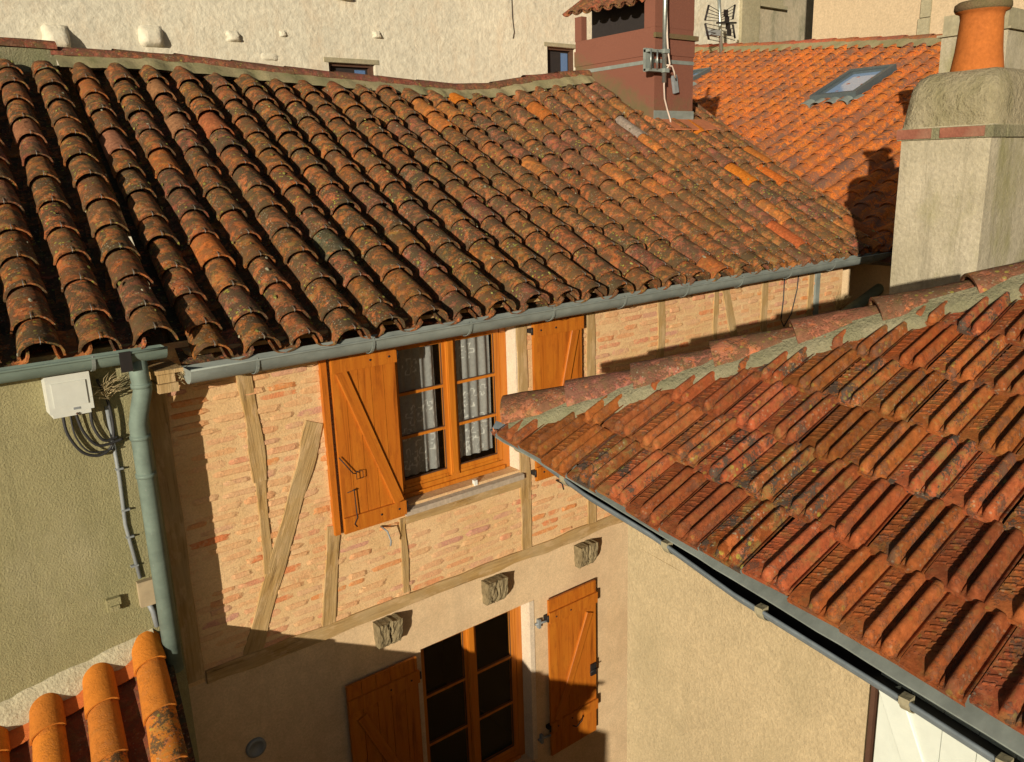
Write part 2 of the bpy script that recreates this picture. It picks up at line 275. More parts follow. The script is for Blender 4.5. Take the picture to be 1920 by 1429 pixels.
# ------------------------------------------------------------------ mesh helpers
ABS = {}
class MB:
    def __init__(s): s.v = []; s.f = []; s.m = []; s.s = []; s.t = []
    def add(s, vs, fs, mat=0, smooth=False, tint=(0.5, 0.5, 0.5, 0.0)):
        o = len(s.v); s.v += [Vector(p) for p in vs]; s.t += [tint] * len(vs)
        for f in fs: s.f.append([i + o for i in f]); s.m.append(mat); s.s.append(smooth)
    def box(s, a, b, **k):
        x0, y0, z0 = [min(p, q) for p, q in zip(a, b)]; x1, y1, z1 = [max(p, q) for p, q in zip(a, b)]
        s.add([(x0, y0, z0), (x1, y0, z0), (x1, y1, z0), (x0, y1, z0), (x0, y0, z1), (x1, y0, z1), (x1, y1, z1), (x0, y1, z1)],
              [(0, 3, 2, 1), (4, 5, 6, 7), (0, 1, 5, 4), (1, 2, 6, 5), (2, 3, 7, 6), (3, 0, 4, 7)], **k)
    def obox(s, o, ax, ay, az, **k):
        """box with corner o and three edge vectors"""
        p = [o, o + ax, o + ax + ay, o + ay]; p += [q + az for q in p]
        fs = [(0, 3, 2, 1), (4, 5, 6, 7), (0, 1, 5, 4), (1, 2, 6, 5), (2, 3, 7, 6), (3, 0, 4, 7)]
        if ax.cross(ay).dot(az) < 0: fs = [f[::-1] for f in fs]
        s.add(p, fs, **k)
    def tube(s, pts, r, n=8, caps=True, **k):
        pts = [Vector(p) for p in pts]; rs = r if isinstance(r, (list, tuple)) else [r] * len(pts)
        up = V(0, 0, 1); vs = []; fs = []; pu = None
        for i, p in enumerate(pts):
            d = (pts[min(i + 1, len(pts) - 1)] - pts[max(i - 1, 0)]).normalized()
            if pu is None: pu = d.cross(V(0.13, 0.31, 0.94) if abs(d.z) < 0.9 else V(0.94, 0.2, 0.1)).normalized()
            pu = (pu - d * pu.dot(d)).normalized(); q = d.cross(pu)
            for j in range(n):
                a = 2 * math.pi * j / n; vs.append(p + (pu * math.cos(a) + q * math.sin(a)) * rs[i])
        for i in range(len(pts) - 1):
            for j in range(n):
                a, b2 = i * n + j, i * n + (j + 1) % n; fs.append((a, b2, b2 + n, a + n))
        if caps: fs.append(tuple(range(n))[::-1]); fs.append(tuple(range((len(pts) - 1) * n, len(pts) * n)))
        k.setdefault('smooth', True); s.add(vs, fs, **k)
    def sweep(s, prof, pts, right, **k):
        """profile [(a,b)] (a along right, b up) swept along pts, open shell"""
        vs = []; fs = []; n = len(prof)
        for p in pts:
            for a, b in prof: vs.append(Vector(p) + right * a + V(0, 0, 1) * b)
        for i in range(len(pts) - 1):
            for j in range(n - 1):
                a = i * n + j; fs.append((a, a + 1, a + 1 + n, a + n))
        s.add(vs, fs, **k)
    def lathe(s, c, prof, n=24, **k):
        vs = []; fs = []
        for r, z in prof:
            for j in range(n): a = 2 * math.pi * j / n; vs.append((c[0] + r * math.cos(a), c[1] + r * math.sin(a), c[2] + z))
        for i in range(len(prof) - 1):
            for j in range(n): a, b2 = i * n + j, i * n + (j + 1) % n; fs.append((a, b2, b2 + n, a + n))
        k.setdefault('smooth', True); s.add(vs, fs, **k)
    def prism(s, poly, d, **k):
        """polygon (list of Vectors) extruded by vector d"""
        n = len(poly); vs = [Vector(p) for p in poly] + [Vector(p) + d for p in poly]
        fs = [tuple(range(n))[::-1], tuple(range(n, 2 * n))] + [(i, (i + 1) % n, (i + 1) % n + n, i + n) for i in range(n)]
        s.add(vs, fs, **k)
    def build(s, name, mats, parent=None, origin=None):
        if not isinstance(mats, (list, tuple)): mats = [mats]
        if origin is None:
            xs = [p.x for p in s.v]; ys = [p.y for p in s.v]; zs = [p.z for p in s.v]
            origin = V((min(xs) + max(xs)) / 2, (min(ys) + max(ys)) / 2, min(zs))
        me = bpy.data.meshes.new(name); me.from_pydata([p - origin for p in s.v], [], s.f)
        for m in mats: me.materials.append(m)
        me.polygons.foreach_set('material_index', s.m); me.polygons.foreach_set('use_smooth', s.s)
        at = me.attributes.new('tint', 'FLOAT_COLOR', 'POINT'); at.data.foreach_set('color', [c for t in s.t for c in t])
        me.update()
        o = bpy.data.objects.new(name, me); COL.objects.link(o); place(o, origin, parent); return o

def place(o, origin, parent):
    ABS[o.name] = Vector(origin)
    if parent is not None: o.parent = parent; o.location = Vector(origin) - ABS[parent.name]
    else: o.location = origin
def tag(o, label=None, cat=None, group=None, kind=None):
    for k, v in (('label', label), ('category', cat), ('group', group), ('kind', kind)):
        if v: o[k] = v
    return o
def thing(name, loc, label, cat, group=None):
    o = bpy.data.objects.new(name, None); o.empty_display_size = 0.2; COL.objects.link(o); place(o, Vector(loc), None)
    return tag(o, label, cat, group)
def plank(name, p0, p1, wd, th, mat, parent, nrm=V(0, -1, 0), wob=0.006, seed=0, taper=None, bend=None, bevel=0.004):
    """timber of its own local frame: Z runs along the grain; front face stands th in front of the p0-p1 line"""
    p0 = Vector(p0); p1 = Vector(p1); L = (p1 - p0).length; zz = (p1 - p0) / L; xx = zz.cross(nrm).normalized(); yy = zz.cross(xx)
    n = max(1, int(L / 0.09)) if wob > 0 else 1; s = MB(); vs = []; fs = []
    for i in range(n + 1):
        t = i / n; ww = wd if taper is None else wd + (taper - wd) * t; bx = 0 if bend is None else bend * math.sin(math.pi * t)
        a = -ww / 2 + bx + wob * noise.noise(V(seed, t * L * 3.1, 0.5)) * 2; b = ww / 2 + bx + wob * noise.noise(V(seed + 9, t * L * 3.1, 1.5)) * 2
        f = -th + wob * 0.5 * noise.noise(V(seed + 4, t * L * 4, 0)); bv = min(bevel, ww / 4, th / 2)
        vs += [(a, 0.004, t * L), (a, f + bv, t * L), (a + bv, f, t * L), (b - bv, f, t * L), (b, f + bv, t * L), (b, 0.004, t * L)]
    for i in range(n):
        for j in range(5): a = i * 6 + j; fs.append((a, a + 6, a + 7, a + 1))
        fs.append((i * 6 + 5, i * 6 + 11, i * 6 + 6, i * 6))
    fs.append((0, 1, 2, 3, 4, 5)); fs.append(tuple(n * 6 + q for q in (5, 4, 3, 2, 1, 0)))
    s.add(vs, fs)
    me = bpy.data.meshes.new(name); me.from_pydata(s.v, [], s.f); me.materials.append(mat)
    at = me.attributes.new('tint', 'FLOAT_COLOR', 'POINT'); at.data.foreach_set('color', [0.5, 0.5, 0.5, 0.0] * len(s.v)); me.update()
    o = bpy.data.objects.new(name, me); COL.objects.link(o); place(o, p0, parent)
    yv = -nrm.normalized(); m = Matrix((xx, yv, zz)).transposed()
    if m.determinant() < 0: m = Matrix((-xx, yv, zz)).transposed()
    o.rotation_euler = m.to_euler(); return o

# ------------------------------------------------------------------ tile builders
def tint_old(t=0.0):
    k = random.random()
    if k < 0.66: c = (R(0.33, 0.40), R(0.118, 0.145), R(0.036, 0.05))
    elif k < 0.82: c = (R(0.28, 0.33), R(0.10, 0.12), R(0.06, 0.07))
    elif k < 0.96: c = (R(0.40, 0.48), R(0.14, 0.17), R(0.05, 0.065))
    else: c = (R(0.52, 0.60), R(0.17, 0.20), R(0.04, 0.055))
    f = 1 + 0.22 * t; c = (c[0] * f, c[1] * f * 0.96, c[2] * f * 0.9)
    return (*c, (R(0, 0.25) if k < 0.96 else R(0.3, 0.6)) + 0.05 * t)
def tint_orange():
    k = R(0.88, 1.12); return (0.62 * k, 0.165 * k * R(0.95, 1.12), 0.032 * k, R(0.0, 0.5))
def tint_mech():
    k = R(0.55, 0.95); return (0.40 * k, 0.108 * k * R(0.9, 1.2), 0.033 * k * R(0.85, 1.25), R(0.1, 0.75) if random.random() < 0.80 else R(-0.5, -0.1))
def tile(mb, P, D, Rt, N, L, r0, r1, th, nseg=8, cover=True, tint=None, flat=0.82, wob=0.0, hook=None, rings=2):
    """one half-round tile: P low end centre, D up the slope, Rt across, N up"""
    tint = tint or tint_old(); sg = 1 if cover else -1; ph = R(0, 50)
    def ring(t, rr, off=0.0):
        out = []
        for j in range(nseg + 1):
            a = math.pi * j / nseg; rad = rr + (wob * noise.noise(V(ph, t * 2.5, a * 1.3)) if wob else 0)
            out.append(P + D * (L * t) + Rt * (math.cos(a) * rad) + N * (sg * math.sin(a) * rad * flat))
        return out
    outer = []; inner = []
    for i in range(rings + 1):
        t = i / rings; rr = r0 + (r1 - r0) * t; outer += ring(t, rr); inner += ring(t, rr - th)
    n = nseg + 1; f = []
    for i in range(rings):
        for j in range(nseg): a = i * n + j; f.append((a, a + 1, a + 1 + n, a + n) if not cover else (a + n, a + n + 1, a + 1, a)[::-1])
    mb.add(outer, f, smooth=True, tint=tint); mb.add(inner, [q[::-1] for q in f], smooth=True, tint=tint)
    rim = outer[:n] + inner[:n]; mb.add(rim, [(j, j + n, j + n + 1, j + 1) for j in range(nseg)], tint=tint)
    # long edges
    for e in (0, nseg):
        vs = []; 
        for i in range(rings + 1): vs += [outer[i * n + e], inner[i * n + e]]
        mb.add(vs, [(2 * i, 2 * i + 1, 2 * i + 3, 2 * i + 2) for i in range(rings)], tint=tint)
    if hook:
        c = P + N * (sg * r0 * flat)
        mb.tube([c + D * 0.05 + N * 0.004, c - D * 0.008 + N * 0.008, c - D * 0.016 - N * 0.004, c - D * 0.012 - N * 0.018], 0.0028, 5, mat=hook, tint=(0.5, 0.5, 0.5, 0))

def half_round(name, p0, p1, r, parent, tint, mat, drop=0.0, nseg=10, th=0.018, up=V(0, 0, 1), r1=None):
    mb = MB(); d = (p1 - p0); L = d.length; d.normalize(); rt = d.cross(up).normalized(); n = rt.cross(d)
    tile(mb, p0, d, rt, n, L, r, r1 or r * 0.88, th, nseg, True, tint, 0.8, 0.012, rings=4)
    # closing rim at the top end
    return mb.build(name, mat, parent)

def lerp_tab(tab, x):
    if x <= tab[0][0]: return tab[0][1]
    for (a, b), (c, d) in zip(tab, tab[1:]):
        if x <= c: return b + (d - b) * (x - a) / (c - a)
    return tab[-1][1]
def gutter(name, p0, p1, r, parent, mat, brackets=0, bead=0.009, out=V(0, -1, 0), caps=(1, 1), depth=1.05):
    """half round gutter between two lip-level centre points; out = horizontal side away from the wall"""
    mb = MB(); n = 12
    pr = [(math.cos(math.pi * j / n) * r, -math.sin(math.pi * j / n) * r * depth) for j in range(n + 1)]
    seg = 14; pts = [p0.lerp(p1, i / seg) for i in range(seg + 1)]
    mb.sweep(pr, pts, out, smooth=True); mb.sweep([(a * 0.965, b * 0.965) for a, b in pr][::-1], pts, out, smooth=True)
    for q, c in ((p0, caps[0]), (p1, caps[1])):
        if c: mb.add([q + out * a + V(0, 0, b) for a, b in pr], [tuple(range(n + 1))])
    mb.tube([p + out * (r + bead * 0.3) + V(0, 0, 0.002) for p in pts], bead, 8)
    g = mb.build(name, mat, parent)
    d = (p1 - p0).normalized()
    for i in range(brackets):
        q = p0.lerp(p1, (i + 0.5) / brackets); b = MB(); s = []
        for j in range(9): a = -0.25 + (math.pi * 0.62 + 0.25) * j / 8; s.append((math.cos(a) * (r + 0.006), -math.sin(a) * (r + 0.006) * depth))
        for (a0, b0), (a1, b1) in zip(s, s[1:]):
            b.obox(q - d * 0.011 + out * a0 + V(0, 0, b0), d * 0.022, out * (a1 - a0) + V(0, 0, b1 - b0), out * 0.003 * (1 if a0 > 0 else 0.3) + V(0, 0, -0.004))
        b.tube([q + out * (r + 0.004) + V(0, 0, -0.006), q + out * (r + 0.010) + V(0, 0, 0.014), q + out * (r - 0.022) + V(0, 0, 0.012)], 0.004, 5)
        b.build('bracket', M['zinc'], g)
    return g

# ================================================================== main half-timbered house
house = thing('timber_framed_house', (5.9, 8.4, -H0), 'old half-timbered house with pale brick infill, orange shutters and a big weathered canal tile roof', 'house')
FY = 6.0
RT = [(0.0, 1.30), (2.2, 1.30), (3.02, 1.32), (3.66, 1.29), (4.46, 1.24), (5.27, 1.20), (6.28, 1.16), (7.41, 1.10), (8.16, 1.15), (8.8, 1.27), (10.0, 1.42), (12.0, 1.40)]
RY = 10.7
def roof_z(x, y, left=False):
    s = (y - 5.7) / (RY - 5.7); z = -1.28 + (lerp_tab(RT, x) - 0.06 + 1.28) * s
    z -= 0.03 * math.sin(math.pi * max(0, min(1, s)))
    if left: z += 0.115 * (1 - s)
    return z + 0.02 * noise.noise(V(x * 0.9, y * 0.9, 0))
VAL = [-0.8, -0.42, -0.06, 0.28, 0.62, 0.97, 1.30, 1.66, 2.00, 2.35, 2.68, 3.06, 3.41, 3.8, 4.15, 4.52, 4.95, 5.29, 5.66, 6.05, 6.43, 6.8, 7.23, 7.62, 7.99, 8.33, 8.64, 8.9, 9.17, 9.48, 9.82, 10.2, 10.52, 10.84, 11.15]
def skew(x): return 0.085 + 0.0075 * max(0, x)
SPECIAL = {}
def moss(mb, P, D, Rt, N, r0, L):
    """small cushions of moss and lichen on the tile backs and in the gaps between courses"""
    for _ in range(random.choice((0, 0, 1, 1, 2, 3))):
        a = R(0.2, 2.9); t = R(0.0, 0.25) if random.random() < 0.6 else R(0, L * 0.8)
        c = P + D * t + Rt * (math.cos(a) * r0) + N * (math.sin(a) * r0 * 0.85); q = R(0.006, 0.017); n = (Rt * math.cos(a) + N * math.sin(a)).normalized(); u_ = n.cross(D).normalized()
        tn = random.choice([(0.20, 0.18, 0.05), (0.26, 0.24, 0.06), (0.34, 0.33, 0.10), (0.12, 0.11, 0.04), (0.36, 0.33, 0.22)])
        vs = []; fs = []; k = 7
        for i in range(k): b = 2 * math.pi * i / k; j = R(0.7, 1.35); vs.append(c + D * (math.cos(b) * q * 1.6 * j) + u_ * (math.sin(b) * q * j) - n * 0.003)
        for i in range(k): vs.append(c + (vs[i] - c) * 0.55 + n * q * R(0.25, 0.5))
        vs.append(c + n * q * 0.5); fs = [(i, (i + 1) % k, (i + 1) % k + k, i + k) for i in range(k)] + [(i + k, (i + 1) % k + k, 2 * k) for i in range(k)]
        mb.add(vs, fs, smooth=True, tint=(*tn, 0.97))
def relief(x): return 1.0 - 0.62 * max(0.0, min(1.0, (x - 4.5) / 4.5))
def canal_rows(mb, valleys, ye, left, special=None, last_verge=False, ytop=RY - 0.20):
    for i in range(len(valleys) - 1):
        x0 = (valleys[i] + valleys[i + 1]) / 2; wd = valleys[i + 1] - valleys[i]
        for kind in (1, 0):
            xs = x0 if kind else valleys[i + 1]
            if not kind and last_verge and i == len(valleys) - 2: continue
            k = skew(xs); sl = 0.13 if kind else 0.0
            ph = R(0, 0.10); s = 0.0; j = 0; Lr = math.hypot(ytop - ye, 2.5)
            def pos(t):
                y = ye + t * (ytop - ye) / Lr; x = xs + k * (y - 5.7) + 0.012 * noise.noise(V(xs * 3, y * 1.2, 3))
                return V(x, y, roof_z(x, y, left))
            off = 0.0
            while s < Lr - 0.10:
                ex = (0.24 + ph) if j == 0 else 0.425 + R(-0.02, 0.02) + (0.13 + R(-0.03, 0.03)) * (1 - (relief(xs) - 0.38) / 0.62)
                L = ex + 0.09; e = min(s + L, Lr + 0.05)
                a = pos(s); b2 = pos(e); D = (b2 - a); LL = D.length; D.normalize()
                Rt = D.cross(V(0, 0, 1)).normalized(); N = Rt.cross(D)
                Rt = (Rt + N * R(-0.05, 0.05) + D * R(-0.05, 0.05)).normalized(); N = Rt.cross(D)
                tt = None
                if special: tt = special.get((i, j))
                if kind:
                    rl = relief(x0); r0 = min(0.150, wd * (0.385 + 0.05 * (1 - rl))) * R(0.96, 1.04); r1 = r0 * (0.93 - 0.09 * rl)
                    P = a + N * (0.026 + 0.034 * rl + R(-0.005, 0.008)) + Rt * R(-0.010, 0.010) - D * R(0, 0.012)
                    Dt = (b2 + N * (0.008 + 0.012 * rl) - P).normalized()
                    if random.random() < 0.06: P = P - D * R(0.02, 0.06); Rt = (Rt + D * R(-0.12, 0.12)).normalized(); N = Rt.cross(D)
                    moss(mb, P, D, Rt, N, r0, LL)
                    tile(mb, P, Dt, Rt, N, LL, r0, r1, 0.014, 10, True, tt or tint_old(1 - (rl - 0.38) / 0.62), 0.74 + 0.20 * rl, 0.012, hook=1, rings=3)
                else:
                    rl = relief(xs); r0 = 0.125; P = a + N * (0.095 - 0.05 * rl if j else 0.095) - D * (0.02 if j == 0 else 0)
                    tile(mb, P, D, Rt, N, LL, r0 * 0.86, r0, 0.015, 6, False, tint_old(1 - (rl - 0.38) / 0.62), 0.75, 0.005, rings=1)
                s += ex; j += 1
def roof_deck(mb, x0, x1, ya, yb, left, dz=-0.03):
    nx = max(2, int((x1 - x0) / 0.5)); ny = 8; vs = []; fs = []
    for i in range(nx + 1):
        for j in range(ny + 1):
            y = ya + (yb - ya) * j / ny; x = x0 + (x1 - x0) * i / nx + 0.12 * (y - 5.7); vs.append((x, y, roof_z(x, y, left) + dz))
    for i in range(nx):
        for j in range(ny): a = i * (ny + 1) + j; fs.append((a, a + ny + 1, a + ny + 2, a + 1))
    mb.add(vs, fs, tint=(0.12, 0.06, 0.04, 0))

new = lambda: (R(0.34, 0.4), R(0.15, 0.18), R(0.07, 0.09), 0.95)
og = lambda: (0.62, 0.185, 0.02, 0.93)
sp_main = {(0, 8): new(), (2, 9): new(), (2, 11): new(), (3, 9): (0.42, 0.13, 0.05, 0.8), (4, 3): (0.14, 0.14, 0.08, 0.2),
           (13, 11): og(), (16, 9): (0.5, 0.15, 0.03, 0.85), (19, 12): og(), (20, 7): (0.35, 0.28, 0.22, 0.9), (22, 11): (0.3, 0.1, 0.06, 0.9), (22, 12): og(), (21, 10): og(),
           (23, 10): og(), (23, 4): og(), (25, 4): (0.6, 0.15, 0.025, 0.95), (26, 5): (0.5, 0.16, 0.03, 0.9), (27, 2): og(), (15, 0): (0.5, 0.15, 0.04, 0.7), (21, 1): (0.52, 0.13, 0.04, 0.9), (24, 7): og(), (26, 1): (0.45, 0.13, 0.04, 0.85)}
mb = MB(); canal_rows(mb, VAL[7:], 5.72, False, sp_main); roof_deck(mb, 1.62, 11.2, 5.80, RY, False)
# back slope beyond the ridge
vs = []; 
for i in range(21):
    x = 2.2 + 9.6 * i / 20; vs += [(x, RY, lerp_tab(RT, x) - 0.05), (x, RY + 4.2, lerp_tab(RT, x) - 2.2)]
mb.add(vs, [(2 * i, 2 * i + 2, 2 * i + 3, 2 * i + 1) for i in range(20)], tint=(0.16, 0.07, 0.045, 0.1))
roof = mb.build('roof', [M['tile'], M['wire']], house)

# ridge caps and the mortar under them
def ridge_line(x): return V(x, RY, lerp_tab(RT, x))
def ridge_run(parent, xs, dz=0.0, tint=None):
    for a, b in zip(xs, xs[1:]):
        p = ridge_line(a) + V(-0.03, 0, dz + 0.045); q = ridge_line(b) + V(0.05, 0, dz + 0.03)
        t = (R(0.24, 0.33), R(0.085, 0.11), R(0.055, 0.07), R(0.2, 0.5))
        half_round('ridge_tile', q, p, 0.125, parent, t, M['tile'], r1=0.12)
    m = MB(); vs = []; fs = []; n = int((xs[-1] - xs[0]) / 0.07)
    for i in range(n + 1):
        x = xs[0] + (xs[-1] - xs[0]) * i / n; c = ridge_line(x); j = 0.035 * noise.noise(V(x * 5, 0, 0)) + 0.02 * noise.noise(V(x * 15, 2, 0))
        wv = 0.05 * abs(math.sin((x - 0.55) * math.pi / 0.36)); vs += [c + V(0, -0.09, 0.07 + dz), c + V(0, -0.13 + j, 0.02 + dz), c + V(0, -0.20 + j * 1.3, 0.02 - wv), c + V(0, -0.30 + j * 2, -0.10)]
    for i in range(n):
        for k in range(3): a = i * 4 + k; fs.append((a, a + 1, a + 5, a + 4))
    m.add(vs, fs, smooth=True); m.build('ridge_mortar', M['mortar'], parent)
xs = [2.08]
while xs[-1] < 10.0: xs.append(xs[-1] + R(0.62, 0.70))
xs[-1] = 10.12
ridge_run(roof, xs)

# --- facade ---
def wall_sheet(mb, x0, x1, z0, z1, holes, y, t, mat=0):
    """wall slab in the plane Y=y..y+t with rectangular openings"""
    xs = sorted({x0, x1, *[h[0] for h in holes], *[h[1] for h in holes]}); zs = sorted({z0, z1, *[h[2] for h in holes], *[h[3] for h in holes]})
    xs = [x for x in xs if x0 <= x <= x1]; zs = [z for z in zs if z0 <= z <= z1]
    for a, b in zip(xs, xs[1:]):
        for c, d in zip(zs, zs[1:]):
            mx, mz = (a + b) / 2, (c + d) / 2
            if any(h[0] < mx < h[1] and h[2] < mz < h[3] for h in holes): continue
            mb.add([(a, y, c), (b, y, c), (b, y, d), (a, y, d)], [(0, 1, 2, 3)], mat=mat)
            mb.add([(a, y + t, c), (b, y + t, c), (b, y + t, d), (a, y + t, d)], [(3, 2, 1, 0)], mat=mat)
    for h in holes:
        if h[2] < z0 or h[3] > z1: continue
        a, b, c, d = h
        mb.add([(a, y, c), (a, y + t, c), (a, y + t, d), (a, y, d)], [(0, 1, 2, 3)], mat=mat)
        mb.add([(b, y, c), (b, y + t, c), (b, y + t, d), (b, y, d)], [(3, 2, 1, 0)], mat=mat)
        mb.add([(a, y, c), (b, y, c), (b, y + t, c), (a, y + t, c)], [(3, 2, 1, 0)], mat=mat)
        mb.add([(a, y, d), (b, y, d), (b, y + t, d), (a, y + t, d)], [(0, 1, 2, 3)], mat=mat)
UW = (3.41, 4.73, -2.87, -1.40)      # upper opening x0,x1,z0,z1
LW = (3.49, 4.81, -6.25, -4.34)
BZ = -3.86                           # underside of the floor beam
mb = MB(); wall_sheet(mb, 1.40, 10.38, BZ + 0.05, -1.12, [UW], FY, 0.35)
row = 0
z = BZ + 0.16
while z < -1.2:
    x = 1.5 + R(0, 0.2)
    while x < 10.2:
        L = R(0.14, 0.34); hh = R(0.038, 0.060); t = max(0, min(1, (x - 5.4) / 1.2)); cl = noise.noise(V(x * 1.1, z * 2.6, 7)) + 0.25 * noise.noise(V(x * 4, z * 6, 3))
        zz = z + 0.02 * noise.noise(V(x * 0.8, row, 1)) + R(-0.008, 0.008)
        if random.random() < 0.80 + 0.12 * t + cl * 0.5 and not (UW[0] - 0.02 - L < x < UW[1] + 0.06 and UW[2] - 0.1 < zz < UW[3]):
            n = 16; pts = []
            for i in range(n):
                a = 2 * math.pi * i / n; cx_, sz_ = math.cos(a), math.sin(a); cx2 = math.copysign(abs(cx_) ** 0.45, cx_); sz2 = math.copysign(abs(sz_) ** 0.6, sz_)
                k_ = 1 + 0.22 * noise.noise(V(i * 0.9, x * 3, z * 5)); pts.append(V(x + L / 2 + cx2 * L / 2 * k_, FY - 0.0015, zz + sz2 * hh / 2 * (k_ + 0.25 * noise.noise(V(i * 2.1, x, z)))))
            f = random.random(); f = min(1, f ** 2.2 * 0.9 + 0.14 + 0.14 * t); base = (0.72, 0.45, 0.225); hot = random.choice([(0.68, 0.23, 0.09), (0.66, 0.27, 0.15), (0.60, 0.30, 0.20), (0.70, 0.27, 0.09)])
            tc = tuple(p + (q - p) * f for p, q in zip(base, hot))
            ctr = V(x + L / 2, FY - 0.0125 * R(0.15, 1), zz); inner = [p.lerp(ctr, 0.28) for p in pts]
            for p in inner: p.y = ctr.y
            fs = [(i, (i + 1) % n, (i + 1) % n + n, i + n) for i in range(n)] + [tuple(range(n, 2 * n))]
            mb.add(pts + inner, fs, mat=1, tint=(*tc, 0.5))
        x += L + R(0.015, 0.05)
    z += 0.085; row += 1
mb.build('brick_infill_wall', [M['infill'], M['brickface']], house)
mb = MB(); wall_sheet(mb, 1.40, 10.38, -H0, BZ + 0.048, [LW], FY + 0.002, 0.35)
mb.box((1.40, FY + 0.36, -H0), (1.75, 12.5, -1.2)); mb.box((10.03, FY + 0.36, -H0), (10.38, 12.5, -0.9)); mb.box((1.76, 12.15, -H0), (10.02, 12.5, -0.9))
mb.build('wall', M['beige'], house)
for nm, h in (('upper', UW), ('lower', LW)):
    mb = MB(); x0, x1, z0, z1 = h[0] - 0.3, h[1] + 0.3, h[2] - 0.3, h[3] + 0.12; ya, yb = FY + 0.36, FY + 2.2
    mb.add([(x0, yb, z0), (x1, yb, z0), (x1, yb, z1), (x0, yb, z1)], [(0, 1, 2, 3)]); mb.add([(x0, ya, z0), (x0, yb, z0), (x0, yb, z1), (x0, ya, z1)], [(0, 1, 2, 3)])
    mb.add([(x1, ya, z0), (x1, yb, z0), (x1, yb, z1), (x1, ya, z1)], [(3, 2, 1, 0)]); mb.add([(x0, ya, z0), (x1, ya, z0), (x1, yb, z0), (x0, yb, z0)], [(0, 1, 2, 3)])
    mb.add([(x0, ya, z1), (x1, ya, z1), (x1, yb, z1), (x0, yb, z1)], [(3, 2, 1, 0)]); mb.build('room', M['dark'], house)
# pale reveals of the right jambs
for h in (UW, LW):
    mb = MB(); mb.box((h[1] - 0.004, FY - 0.006, h[2] + 0.002), (h[1] + 0.055, FY + 0.14, h[3])); mb.build('window_reveal', M['reveal'], house)
T = M['timber']
def post(xa, za, xb, zb, wd, th=0.016, **k):
    th = min(th, 0.014) if xa > 1.5 else th; return plank('timber', V(xa, FY, za), V(xb, FY, zb), wd, th, T, house, seed=R(0, 90), **k)
post(1.475, -3.75, 1.475, -1.15, 0.13, 0.04)
# curved first post in two lengths
post(2.15, -2.30, 2.10, -1.2, 0.13, bend=0.02, wob=0.014); post(2.14, -3.08, 2.155, -2.30, 0.075, taper=0.10, wob=0.012)
post(1.93, -3.73, 2.66, -1.93, 0.15, 0.022, wob=0.014)                # brace
post(2.60, -3.73, 2.735, -2.85, 0.12, 0.014); post(3.385, -3.70, 3.385, -2.98, 0.075, 0.016, wob=0.01)
post(4.80, -3.73, 4.80, -1.2, 0.125, 0.02); post(5.70, -3.75, 5.70, -1.2, 0.125, 0.014)
post(6.76, -3.75, 6.76, -1.2, 0.12, 0.016, wob=0.01); post(7.70, -3.75, 7.70, -1.2, 0.085, 0.012, wob=0.01); post(8.45, -3.2, 7.78, -1.2, 0.13, 0.014)
post(8.63, -3.75, 8.63, -1.2, 0.13, 0.014); post(9.62, -3.75, 9.62, -1.2, 0.11, 0.014)
plank('floor_beam', V(1.56, FY, -3.775), V(10.3, FY, -3.80), 0.12, 0.022, T, house, wob=0.012, seed=3)
plank('sill_beam', V(3.42, FY, -3.005), V(4.735, FY, -3.005), 0.085, 0.016, T, house, wob=0.006, seed=5)
mb = MB(); mb.box((9.71, FY - 0.03, -4), (9.80, FY + 0.01, -1.3)); mb.build('corner_strip', M['zinc'], house)

# beam ends sticking out under the floor beam
def beam_end(x, z, wd, hg, dp, sd):
    mb = MB(); nx, nz = 14, 12; vs = []; fs = []
    def prof(t):                                            # front edge curls under at the foot
        return dp * (1 - 0.45 * max(0, 0.45 - t) ** 2 / 0.2025)
    for i in range(nx + 1):
        for j in range(nz + 1):
            u, t = i / nx, j / nz; a = x + (u - 0.5) * wd * (1 - 0.10 * (1 - t)); zz = z + (t - 0.5) * hg
            g = 0.016 * noise.noise(V(a * 42 + sd, t * 3.4, sd)) + 0.008 * noise.noise(V(a * 90, t * 8, sd)); ck = 0.03 if abs(u - 0.48 - 0.10 * noise.noise(V(t * 3, sd, 0))) < 0.045 else 0
            vs.append((a + 0.01 * noise.noise(V(t * 5, sd, u)), FY - prof(t) + g + ck, zz + (0.012 * noise.noise(V(u * 6, sd, 2)) if j in (0, nz) else 0)))
    for i in range(nx):
        for j in range(nz): a = i * (nz + 1) + j; fs.append((a, a + nz + 1, a + nz + 2, a + 1))
    mb.add(vs, fs)
    rim = [i * (nz + 1) for i in range(nx + 1)] + [nx * (nz + 1) + j for j in range(1, nz + 1)] + [i * (nz + 1) + nz for i in range(nx - 1, -1, -1)] + [j for j in range(nz - 1, 0, -1)]
    pts = [Vector(vs[q]) for q in rim]; n = len(pts); mb.add(pts + [V(p.x, FY + 0.01, p.z) for p in pts], [(i, i + n, (i + 1) % n + n, (i + 1) % n) for i in range(n)])
    mb.build('beam_end', M['corbel'], house)
for x, z, s in ((5.56, -4.03, 1), (4.335, -4.01, 2), (3.14, -3.99, 3)): beam_end(x, z, 0.24, 0.25, 0.12, s)

# wall plate box at the left end under the gutter
mb = MB(); mb.box((1.42, 5.64, -1.385), (1.55, FY, -1.325)); mb.box((1.43, 5.66, -1.322), (1.54, FY, -1.265)); mb.box((1.42, 5.66, -1.262), (1.60, 5.98, -1.235))
mb.build('wall_plate_end', M['timber'], house)
# rafters / soffit under the eave
mb = MB(); mb.box((1.70, 5.82, -1.20), (11.3, FY + 0.3, -1.17)); mb.build('eave_board', M['timber'], house)

